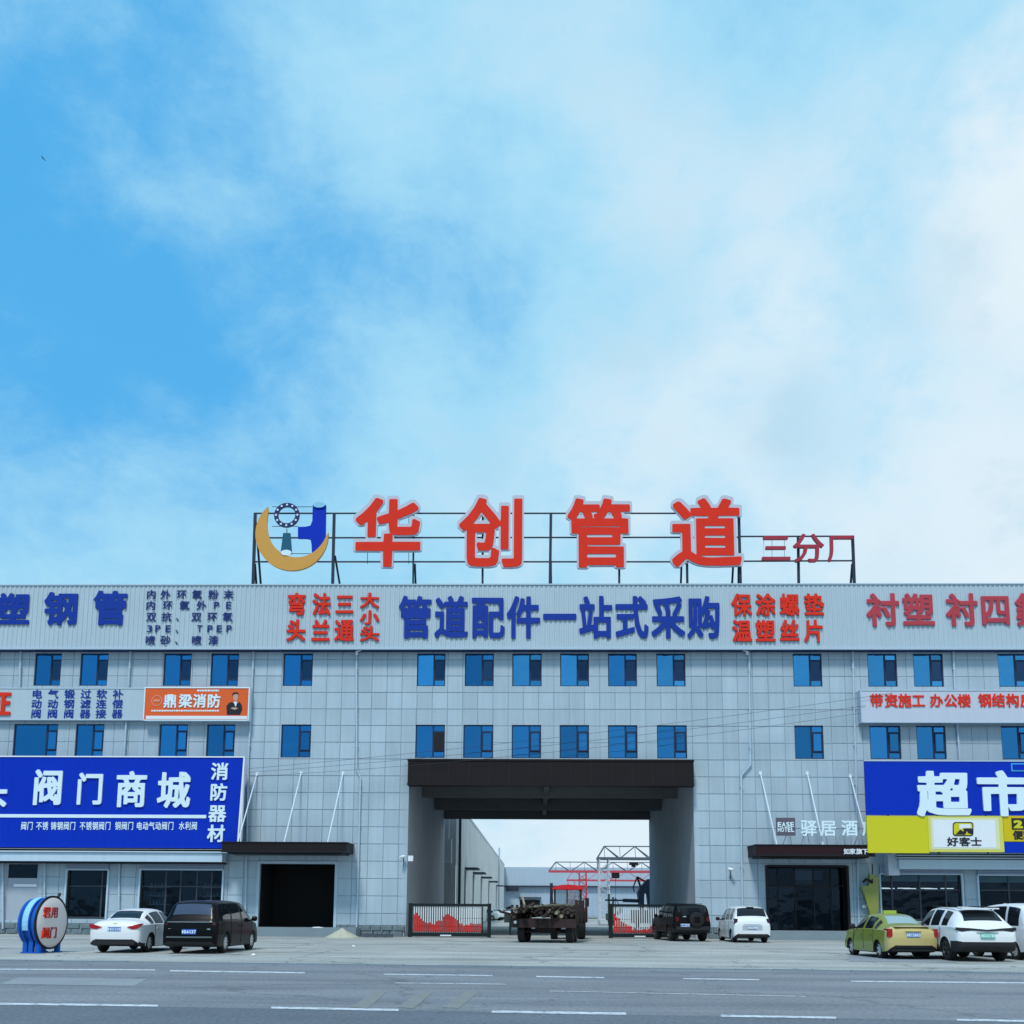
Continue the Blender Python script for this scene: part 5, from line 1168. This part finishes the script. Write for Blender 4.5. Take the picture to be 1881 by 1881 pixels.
# ------------------------------------------------------------------ sliding gates
M_GF = mat('gate_frame_green', (0.008, 0.015, 0.018), .5); M_SL = mat('gate_slat_white', (.62, .66, .68), .5); M_SLR = mat('gate_red', (.52, .035, .03), .5, var=.1)
def gate(x0, x1, y0, y1, Y, wave, label, n):
    X0, X1, z0, z1 = FB(x0, x1, y0, y1, Y); z0 = 0.05; e = empty('sliding_gate', ((X0 + X1) / 2, Y, 0), label, 'gate')
    b = MB(); t = .14; b.box(X0, X1, Y, Y + .12, z1 - t, z1); b.box(X0, X1, Y, Y + .12, z0, z0 + .2); b.box(X0, X0 + .22, Y - .002, Y + .122, z0 - .05, z1 + .02); b.box(X1 - .2, X1, Y - .002, Y + .122, z0 - .05, z1 + .02); b.box(X1 - .50, X1 - .44, Y + .001, Y + .119, z0 + .2, z1 - t)
    b.build('gate_frame', M_GF, e)
    xs = np.linspace(X0 + .32, X1 - .6 if n > 15 else X1 - .3, n); sm = MB().box(-.030, .030, 0, .04, 0, z1 - t - z0 - .2).mesh('slat', M_SL)
    for k, x in enumerate(xs):
        o = bpy.data.objects.new('slat', sm); o.location = (x - (X0 + X1) / 2, .04, z0 + .2); link(o, e)
        u = k / (n - 1); h = (wave(u) + random.uniform(-.05, .07)) * (z1 - z0 - .35)
        MB().box(x - .045, x + .045, Y + .01, Y + .036, z0 + .25, z0 + .25 + max(.1, h)).build('red_slat', M_SLR, e)
    b = MB(); b.box(X0 + .3, X1 - .5, Y + .085, Y + .1, z0 + .5, z0 + .56); b.box(X0 + .3, X1 - .5, Y + .085, Y + .1, z0 + .95, z0 + 1.0); b.build('cross_rail', M_GF, e)
    MB().box((X0 + X1) / 2 - .5, (X0 + X1) / 2 + .1, Y - .02, Y, z0 + .02, z0 + .09).build('name_strip', M_WHITE, e)
    return e
gate(750, 902, 1660, 1717, 57.0, lambda u: .62 - .40 * math.sin(math.pi * min(1, u / .55)) ** 1.3 + .08 if u < .45 else (.66 - .5 * abs(u - .5) / .3 if u < .75 else .22 + .5 * (u - .75)), 'left dark framed gate of white slats with a red wave', 30)
gate(1118, 1246, 1661, 1715, 57.6, lambda u: .70 - .62 * math.sin(math.pi * u), 'right dark framed gate of white slats with a red wave behind the black car', 24)

# ------------------------------------------------------------------ tractor and loaded trailer
M_RUST = mat('rusty_dark_steel', (.035, .022, .022), .8, var=.4, vscale=4); M_TUBE = mat('dark_pipe', (.055, .04, .035), .6, var=.3); M_POLE = mat('pale_pole', (.26, .25, .18), .7, var=.3, vscale=3)
tx, ty = G(1000, 1732); TRZ = R(-9); TR = empty('farm_trailer', (tx, ty, 0), 'rusty flat trailer heaped with dark steel pipes in front of the passage', 'trailer', TRZ)
s_ = 1900 / ty; W2 = 59 / s_
b = MB(); b.box(-W2, W2, -.2, 4.2, .95, 1.1); b.box(-W2, W2, -.24, -.2, .7, 1.12)
for x in np.linspace(-W2 + .1, W2 - .1, 5): b.box(x - .05, x + .05, -.1, 4.2, .8, .95)
b.build('trailer_bed', M_RUST, TR, local=True)
for s in (-1, 1):
    b = MB(); b.box(s * W2 - .03, s * W2 + .03, -.2, 4.2, 1.1, 1.42)
    for y in (-.15, 1.2, 2.6, 4.0): b.box(s * W2 - .06, s * W2 + .06, y, y + .08, .9, 2.0 if s > 0 else 1.75)
    b.build('side_rail', M_RUST, TR, local=True)
for s in (-1, 1):
    for y in (0.55, 1.75):
        wheel(TR, s * (W2 - .38), y, .52, s, M_RUST, 6, .32)
b = MB(); b.tube([(-W2 + .2, .55, .52), (W2 - .2, .55, .52)], .08, 8); b.tube([(-W2 + .2, 1.75, .52), (W2 - .2, 1.75, .52)], .08, 8); b.box(-.5, .5, .3, 2.2, .55, .8); b.build('axle', M_RUST, TR, local=True)
MB().lathe([(0, 0), (0, .075), (.02, .075)], 12, 'y', (-W2 + .18, -.27, .95)).build('reflector', mat('reflector_white', (.9, .92, .95), .3), TR, local=True)
MB().box(-W2 - .1, -W2 + .0, -.3, -.25, .35, 1.1).build('mud_flap', M_GF, TR, local=True)
rp = random.Random(5); mats_ = [M_TUBE, M_RUST, M_POLE, M_TUBE, M_RUST]
for lay in range(3):
    nn_ = 13 - lay * 2
    for q in range(nn_):
        r = rp.uniform(.06, .13); x = -W2 - .05 + (2 * W2 + .1) * (q + .5 * (lay % 2) + lay * .6) / 13 + rp.uniform(-.06, .06); z = 1.2 + lay * .17 + rp.uniform(0, .1); l = rp.uniform(3.2, 4.6); y0 = rp.uniform(-.9, .0)
        dx = rp.uniform(-.35, .35); b = MB(); m = mats_[rp.randrange(5)]
        b.tube([(x, y0, z), (x + dx, y0 + l, z + rp.uniform(-.05, .25))], r, 10, cap=False); b.tube([(x, y0 + .03, z), (x + dx, y0 + l - .03, z + .0)], r * .8, 10)
        o = b.build('steel_pipe', m, None, 50); o.location = (tx, ty, 0); o.rotation_euler.z = TRZ
        tag(o, 'one of the dark pipes heaped lengthwise on the rusty trailer', 'pipe', 'pipes heaped on the trailer')
for k in range(4):
    a = Vector((-W2 + .1 + k * .5, -.5 + .2 * k, 1.58 + .06 * k)); c = a + Vector((1.3, 2.6, .05)); o = MB().bar(a, c, .14, .06).build('wooden_pole', M_POLE, None); o.location = (tx, ty, 0); o.rotation_euler.z = TRZ
    tag(o, 'one of the pale poles lying askew on top of the pipe heap', 'pole', 'poles on the pipe heap')
for k in range(16):
    x = rp.uniform(-W2 - .25, W2 + .1); y = rp.uniform(-.6, 2.5); a = Vector((x, y, rp.uniform(1.2, 1.75))); t = rp.uniform(-1.2, 1.2); c = a + Vector((math.sin(t) * 1.1, math.cos(t) * 1.2, rp.uniform(-.15, .45)))
    o = MB().bar(a, c, rp.uniform(.04, .09), rp.uniform(.04, .12)).build('scrap_bar', mats_[rp.randrange(5)], None); o.location = (tx, ty, 0); o.rotation_euler.z = TRZ
    tag(o, 'one of the short scrap bars sticking out of the heap on the trailer', 'scrap bar', 'scrap bars in the trailer load')
tl = ty + 6.2; ux = F(1043, 1650, tl)[0]
TT = empty('farm_tractor', (ux, tl, 0), 'small farm tractor with a red canopy roof hitched ahead of the pipe trailer', 'tractor')
b = MB(); b.box(-.35, .35, 0, 2.6, .75, 1.45); b.box(-.6, .6, -.5, .5, .9, 1.2); b.bar((0, -2.0, .75), (0, 0, .8), .14); b.build('chassis', mat('tractor_red', (.38, .02, .02), .5), TT, local=True)
for s in (-1, 1):
    wheel(TT, s * .72, .1, .75, s, M_RUST, 6, .38); wheel(TT, s * .62, 2.2, .45, s, M_RUST, 6, .25)
    b = MB(); b.tube([(s * .72, -.55, 1.2), (s * .72, -.3, 1.6), (s * .72, .3, 1.66), (s * .72, .8, 1.35)], .17, 8); b.v = [(x, y, z) for x, y, z in b.v]; b.build('mudguard', mat('tractor_red', (.38, .02, .02)), TT, 40, local=True)
b = MB()
for x in (-.68, -.05, .68): b.bar((x, -.45, 1.2), (x, -.45, 2.58), .07)
for x in (-.68, .68): b.bar((x, .9, 1.2), (x, .75, 2.58), .07)
b.build('cab_frame', M_BLACK, TT, local=True)
MB().box(-.64, -.09, -.44, -.43, 1.5, 2.5).build('rear_pane', glass('cab_glass', (.75, .8, .82), (.4, .5, .55), .25), TT, local=True)
MB().box(.0, .64, -.44, -.43, 1.5, 2.5).build('rear_pane', bpy.data.materials['cab_glass'], TT, local=True)
b = MB(); b.prism([(-.82, 2.58), (.82, 2.58), (.80, 2.70), (.45, 2.80), (0, 2.84), (-.45, 2.80), (-.80, 2.70)], -.75, 1.1); b.build('canopy_roof', mat('canopy_red', (.62, .02, .03), .5), TT, local=True)
MB().tube([(-.85, 1.2, 1.3), (-.85, 1.2, 2.95)], .08, 8).build('exhaust_pipe', M_STEEL, TT, 40, local=True)
MB().box(.95, 1.15, .6, .7, 1.7, 2.15).bar((.7, .7, 2.1), (1.0, .65, 2.1), .04).build('wing_mirror', M_BLACK, TT, local=True)

# ------------------------------------------------------------------ yard behind the passage
M_WH = mat('warehouse_sheet', (.66, .70, .70), .6, var=.1, vscale=.3, streak=.35); M_WH2 = mat('warehouse_blue_sheet', (.36, .46, .56), .6, var=.08, vscale=.05, streak=.12)
XW = -6.45
LW = empty('warehouse', (XW, 84, 0), 'long pale corrugated warehouse along the left side of the yard', 'warehouse')
b = MB(); xs = []; y = 83.0; k = 0
while y < 205: xs += [(0, y), (0, y + .5), (.06, y + .58), (.06, y + .92)]; y += 1.0
n = len(xs); b._add([(XW + d, y, 0) for d, y in xs] + [(XW + d, y, 10.0) for d, y in xs], [(i, i + 1, i + 1 + n, i + n) for i in range(n - 1)])
b.build('wall', M_WH, LW); MB().box(XW - 20, XW - .02, 83, 205, 9.9, 10.05).box(XW - .1, XW + .12, 82.9, 205, 9.95, 10.12).build('roof', M_PIPE, LW); MB().box(XW - 20, XW - .02, 82.9, 83.0, 0, 9.9).build('gable_wall', M_WH, LW)
for y in (92, 104, 119, 138, 164):
    c = MB().box(XW + .07, XW + 1.25, y, y + 3.6, 5.0, 5.15).build('door_canopy', M_STEEL, LW); MB().box(XW + .0, XW + .10, y + .4, y + .9, 0, 4.9).build('door_jamb', M_STEEL, LW); MB().box(XW + .0, XW + .12, y + 1.0, y + 3.4, 0, 4.7).build('warehouse_door', M_WH, LW)
MB().tube([(XW + .2, 84.2, 0), (XW + .2, 84.2, 9.9)], .11, 8).build('downpipe', M_STEEL, LW)
MB().tube([(XW + .3, 170, 0), (XW + .3, 170, 11.4)], .14, 8).build('downpipe', M_PIPE, LW)
q = FB(806, 818, 1538, 1600, 82.5)
b = MB(); b.box(-7.25, -6.98, 82, 82.4, 6.0, 9.2); b.box(-7.35, -6.75, 81.9, 82.45, 5.1, 7.0); o = b.build('duct_box', M_WHITE, None, org=(-7.1, 82.2, 0)); tag(o, 'white boxed duct at the far left end of the passage', 'duct')
YB2 = 206
BW = empty('warehouse', (4, YB2, 0), 'blue-grey warehouse closing the far end of the yard behind the gantry cranes', 'warehouse')
b = MB(); q = FB(905, 1400, 1594, 1629, YB2); b.box(XW - 1, 60, YB2 - .6, YB2 + 18, q[2], q[3]); b.build('upper_wall', M_WH2, BW); z_ = q[2]
b = MB(); b.box(XW - 1, 60, YB2, YB2 + 18, 0, z_); b.build('wall', mat('warehouse_lower', (.34, .44, .55), .6, var=.08, vscale=.05, streak=.1), BW); MB().box(XW - 1, 60, YB2 - .8, YB2 - .6, z_ - .15, z_ + .12).build('canopy_edge', M_STEEL, BW)
q = FB(930, 953, 1629, 1637, YB2 - .8); MB().box(q[0], q[1], YB2 - .95, YB2 - .82, q[2], q[3]).build('dark_panel', M_STEEL, BW)
q = FB(955, 992, 1650, 1664, YB2); dd = MB().box(q[0], q[1], YB2 - .05, YB2 - .01, q[2] - 1.2, q[3] - .3).build('loading_door', M_DARK, BW); MB().box(q[0] - .2, q[1] + .2, YB2 - .9, YB2 - .02, q[3], q[3] + .2).build('door_canopy', M_STEEL, BW)
MB().box(q[0] + .5, q[1] - .2, YB2 - .1, YB2 - .06, q[2] - .4, q[2] + .1).build('lit_stack', mat('pale_stack', (.4, .42, .5), .6), BW)
q = FB(1010, 1016, 1652, 1662, YB2); MB().box(q[0], q[1], YB2 - .05, YB2 - .01, q[2], q[3]).build('small_window', M_TEAL, BW)
M_CRW = mat('crane_white', (.50, .55, .62), .5); M_CRR = mat('crane_red', (.50, .07, .10), .5); M_CRG = mat('crane_dark_grey', (.10, .13, .16), .5); M_CRP = mat('crane_pink', (.50, .20, .26), .5)
def gantry(Y, px0, px1, zb, h, legs, mt, mb_, ml, label, depth=1.4, step=2.0, t=.12):
    x0, x1 = F(px0, 1600, Y)[0], F(px1, 1600, Y)[0]; e = empty('gantry_crane', (x0, Y, 0), label, 'gantry crane')
    g = MB(); xm = x0 + step * .5
    g.bar((xm, Y + depth / 2, zb + h), (x1, Y + depth / 2, zb + h), t); g.build('top_chord', mt, e)
    for yy in (Y, Y + depth): MB().bar((x0, yy, zb), (x1, yy, zb), t * 2.2).build('bottom_chord', mb_, e)
    d = MB(); x = xm; k = 0
    d.bar((x0, Y, zb), (xm, Y + depth / 2, zb + h), t)
    while x < x1 - .1:
        nx_ = min(x + step, x1)
        for yy in (Y, Y + depth):
            if k % 2 == 0: d.bar((x, Y + depth / 2, zb + h), (nx_, yy, zb), t * .8)
            else: d.bar((x, yy, zb), (nx_, Y + depth / 2, zb + h), t * .8)
        d.bar((x, Y, zb), (x, Y + depth / 2, zb + h), t * .5); d.bar((x, Y, zb), (x, Y + depth, zb), t * .6)
        x = nx_; k += 1
    d.build('lattice', mt, e)
    for (pa, wl_) in legs:
        lx_ = F(pa, 1650, Y)[0]; l = MB()
        for sx_ in (-wl_ / 2, wl_ / 2):
            for yy in (Y - 1.0, Y + depth + 1.0): l.bar((lx_ + sx_, yy, .4), (lx_ + sx_ * .9, Y + depth / 2 + (yy - Y - depth / 2) * .5, zb - .1), t)
        z = .6; s = 1
        while z < zb - .9:
            for yy in (Y - .8, Y + depth + .8): l.bar((lx_ - s * wl_ / 2, yy, z), (lx_ + s * wl_ / 2, yy, z + .8), t * .6); l.bar((lx_ - wl_ / 2, yy, z), (lx_ + wl_ / 2, yy, z), t * .6)
            z += .8; s = -s
        l.box(lx_ - .5, lx_ + .5, Y - 1.6, Y + depth + 1.6, .05, .5); l.build('leg', ml, e)
    return e
e = gantry(105, 1097, 1330, (1668 - 1577) * 105 / 1900 + 1.6, 1.25, [(1110, 1.0), (1300, 1.0)], M_CRG, M_CRG, M_CRW, 'nearest gantry crane, dark lattice girder on a white lattice leg', t=.11, step=1.55)
hx_ = F(1165, 1590, 105)[0]; MB().box(hx_ - .42, hx_ + .42, 105, 106.2, 6.0, 6.25).box(hx_ - .2, hx_ + .15, 105.2, 106, 5.8, 6.0).build('hoist', M_BLACK, e)
lx_ = F(1097, 1590, 105)[0]; b = MB()
for (a, c) in (((0, 6.6), (0, 5.6)), ((0, 5.6), (.9, 5.6)), ((.9, 5.6), (1.1, 6.6))): b.bar((lx_ + a[0], 104.8, a[1]), (lx_ + c[0], 104.8, c[1]), .09)
b.build('service_platform', M_CRG, e)
e = gantry(138, 1008, 1400, (1668 - 1601) * 138 / 1900 + 1.6, 1.25, [(1071, 1.0), (1330, 1.0)], M_CRG, M_CRR, M_CRR, 'middle gantry crane with a red lower beam and red legs', t=.12, step=1.9)
hx_ = F(1131, 1605, 138)[0]; MB().box(hx_ - .5, hx_ + .5, 138, 139, 5.6, 6.3).build('hoist', M_BLACK, e); MB().bar((hx_, 138.5, 5.6), (hx_, 138.5, 2.9), .05).build('hoist_rope', M_STEEL, e)
g_ = MB(); [g_.bar((hx_, 138.5, 3.0), (hx_ + dx, 138.5, 2.2), .12) for dx in (-.4, .4, 0)]; g_.build('grab', M_CRG, e)
gantry(170, 1041, 1500, (1668 - 1617) * 170 / 1900 + 1.6, 1.6, [(1050, 1.2)], M_CRP, M_CRR, M_CRP, 'farthest gantry crane, all pinkish red, low behind the middle crane', t=.12, step=2.2)
# knuckle-boom grab loader beyond the right gate
lx_, _ = F(1178, 1650, 88); LD = empty('grab_loader', (lx_, 88, 0), 'dark grab loader half hidden by the right wall of the passage', 'loader')
b = MB(); b.box(-.7, 2.2, 0, 2.6, .4, 1.5); b.build('base', M_CRG, LD, local=True)
for x in (-.3, 1.6): wheel(LD, x, -.05, .5, -1, M_RUST, 6, .3)
b = MB(); b.prism([(-.05, 1.5), (-.25, 3.0), (-.05, 3.4), (.6, 4.1), (1.6, 4.1), (1.6, 1.5), (.7, 1.5), (.55, 2.9), (.3, 2.9), (.25, 1.5)], .3, 1.6); b.build('cab_tower', mat('loader_navy', (.05, .07, .11), .6), LD, local=True)
b = MB(); b.bar((.1, .8, 3.2), (-.25, .8, 4.3), .16); b.bar((-.25, .8, 4.3), (-.6, .8, 3.4), .11); b.bar((-.6, .8, 3.4), (-.5, .8, 3.0), .08); b.bar((-.25, .8, 4.3), (.4, .8, 3.9), .13); b.build('boom', M_BLACK, LD, local=True)
b = MB(); b.bar((.2, .5, 2.25), (-1.5, .5, 2.3), .3); b.bar((-1.5, .5, 2.3), (-3.0, .5, 2.32), .14); b.build('long_arm', mat('loader_navy', (.05, .07, .11)), LD, local=True)
# dark stacked goods beside the white crane leg
gx_, _ = F(1127, 1690, 100); b = MB(); rg = random.Random(9)
for k in range(9): x = rg.uniform(-.7, .7); z = rg.uniform(0, 1.3); b.box(x, x + rg.uniform(.3, .8), rg.uniform(0, .5), 1.2, z, z + rg.uniform(.3, .8))
b.box(-.5, -.3, .2, .5, 0, 3.0); b.box(-.1, .1, .3, .5, 0, 2.7)
o = b.build('stacked_fittings', mat('fittings_dark', (.05, .08, .07), .7, var=.4, vscale=3), None); o.location = (gx_, 100, 0); tag(o, 'dark stack of fittings beside the white crane leg', 'stack')
b = MB(); 
for k in range(6): b.tube([(-1.4 + k * .1, k * .3, .15 + .12 * (k % 2)), (1.3, k * .3, .15 + .12 * (k % 2))], .12, 8)
gx_, gy_ = G(1093, 1688); o = b.build('pipe_pile', mat('grey_pipe', (.2, .24, .26), .6), None, 50); o.location = (gx_, gy_, 0); tag(o, 'low pile of grey pipes on the yard right of the tractor', 'pipes')
# two small white cars far in the yard: loft with fewer details
MINI = SEDAN
for k, (px, py, lab) in enumerate(((911, 1691, 'left one of two distant white cars parked in the yard'), (929, 1690, 'right one of two distant white cars parked in the yard beside the trailer'), (906, 1684, 'distant white car behind the two others in the yard'))):
    x, y = G(px, py)
    e, *_ = car('distant_car', lab, 'car', (x, y), R(60 - k * 12), MINI, M_CW, .33, (.98, 3.62), [(0.95, 2.16), (2.24, 3.05)], (.78, 1.36), (2.92, 3.42), dict(track=1.5, mirror=2.95))
    e['group'] = 'white cars parked in the yard'
b = MB(); 
gx_, gy_ = G(938, 1707); o = MB().box(-.06, .06, -.06, .06, 0, 1.15).box(-.5, .06, .07, .12, .5, 1.15).build('low_board', mat('board_cream', (.45, .48, .42), .6), None); o.location = (gx_, gy_, 0); tag(o, 'low pale board on a post behind the left rear corner of the trailer', 'board')
# olive smear between hotel entrance and shop, built as an upright solid
Yp = 57.3
def olive():
    prof = [(1582, 1622, 1618, 1600), (0, 0, 0, 0)]
    pts = [(1598, 1606), (1606, 1606), (1607, 1612), (1614, 1608), (1614, 1668), (1611, 1685), (1609, 1700), (1596, 1700), (1598, 1676), (1590, 1650), (1583, 1628), (1596, 1627)]
    b = MB(); b.prism([F(x, y, Yp) for x, y in pts], Yp, Yp + .35); x, z = F(1600, 1700, Yp)
    o = b.build('smear_body', M_CO, OP_)
x_, z_0 = F(1602, 1700, Yp); OP_ = empty('olive_smear', (x_, Yp, 0), 'odd olive green smear shaped as a pillar between the hotel entrance and the supermarket window', 'smear')
olive(); b = MB(); b.box(x_ - .22, x_ + .2, Yp + .02, Yp + .33, 0, F(1600, 1699, Yp)[1]); b.build('base', M_CO, OP_)
hx1, hz1 = F(1590, 1621, Yp); b = MB(); b.tube([(hx1 - .15, Yp - .02, hz1), (hx1, Yp - .1, hz1 + .18), (hx1 + .2, Yp - .1, hz1 + .1), (hx1 + .35, Yp - .02, hz1 - .02)], .07, 6); b.bar((hx1 + .35, Yp - .05, hz1), (hx1 + .5, Yp + .3, hz1 + 1.0), .05); b.build('cable_loop', M_BLACK, OP_)
q = FB(1585, 1594, 1662, 1668, 57.7); o = MB().box(q[0], q[1], 57.75, 57.98, q[2], q[3]).build('meter_box', M_WHITE, None, org=((q[0] + q[1]) / 2, 57.8, q[2])); tag(o, 'small white meter box on the wall left of the olive smear', 'meter box')
# standing white notice by the shop windows
q = FB(1731, 1742, 1666, 1673, 57.0); o = MB().box(q[0], q[1], 57.0, 57.03, q[2], q[3]).bar(((q[0] + q[1]) / 2, 57.05, 0), ((q[0] + q[1]) / 2, 57.05, q[2]), .04).build('notice_stand', M_WHITE, None, org=((q[0] + q[1]) / 2, 57, 0)); tag(o, 'small white notice on a post in front of the supermarket window', 'notice')
# bird
bx_, bz_ = F(79, 291, 80); BD = bpy.data.objects.new('bird', None); 
b = MB(); b.tube([(-.16, 0, .05), (0, 0, 0), (.2, 0, -.06)], [.02, .06, .01], 6); b._add([(-.05, 0, 0), (.08, 0, 0), (-.18, -.05, .42), (-.28, -.05, .40)], [(0, 1, 2, 3)]); b._add([(-.05, 0, 0), (.08, 0, 0), (.42, .05, -.30), (.36, .05, -.36)], [(0, 1, 2, 3)])
o = b.build('bird', M_BLACK, None); o.location = (bx_, 80, bz_); o.scale = (.6, .6, .6); tag(o, 'tiny dark bird flying in the blue sky at the left', 'bird')

# shop door pulls, window posters, litter
for px in (1855, 1867):
    q = FB(px - 1, px + 1, 1662, 1676, 57.95); b = MB().box(q[0], q[1], 57.9, 57.98, q[2], q[3]); b.box(q[0], q[1], 57.97, 58.15, q[2] + .05, q[2] + .08); b.build('door_pull', M_CHROME, rr)
q = FB(1843, 1849, 1659, 1664, 58.1); MB().box(q[0], q[1], 58.09, 58.105, q[2], q[3]).build('window_sticker', M_WHITE, rr)
rl = random.Random(21)
for k, (px, py, lab) in enumerate(((466, 1755, 'white scrap of litter on the forecourt right of the black minivan'), (649, 1739, 'small white scrap of litter on the forecourt in front of the sand heap'), (1192, 1716, 'white scrap lying by the foot of the right gate beside the black car'))):
    x, y = G(px, py); b = MB(); n = 7; b._add([(0, 0, .07)] + [(.09 * rl.uniform(.6, 1.3) * math.cos(a), .09 * rl.uniform(.6, 1.3) * math.sin(a), rl.uniform(0, .03)) for a in np.linspace(0, 5.4, n)], [(0, 1 + i, 1 + (i + 1) % n) for i in range(n)])
    o = b.build('litter', M_WHITE, None); o.location = (x, y, .002); tag(o, lab, 'litter', 'litter on the forecourt')
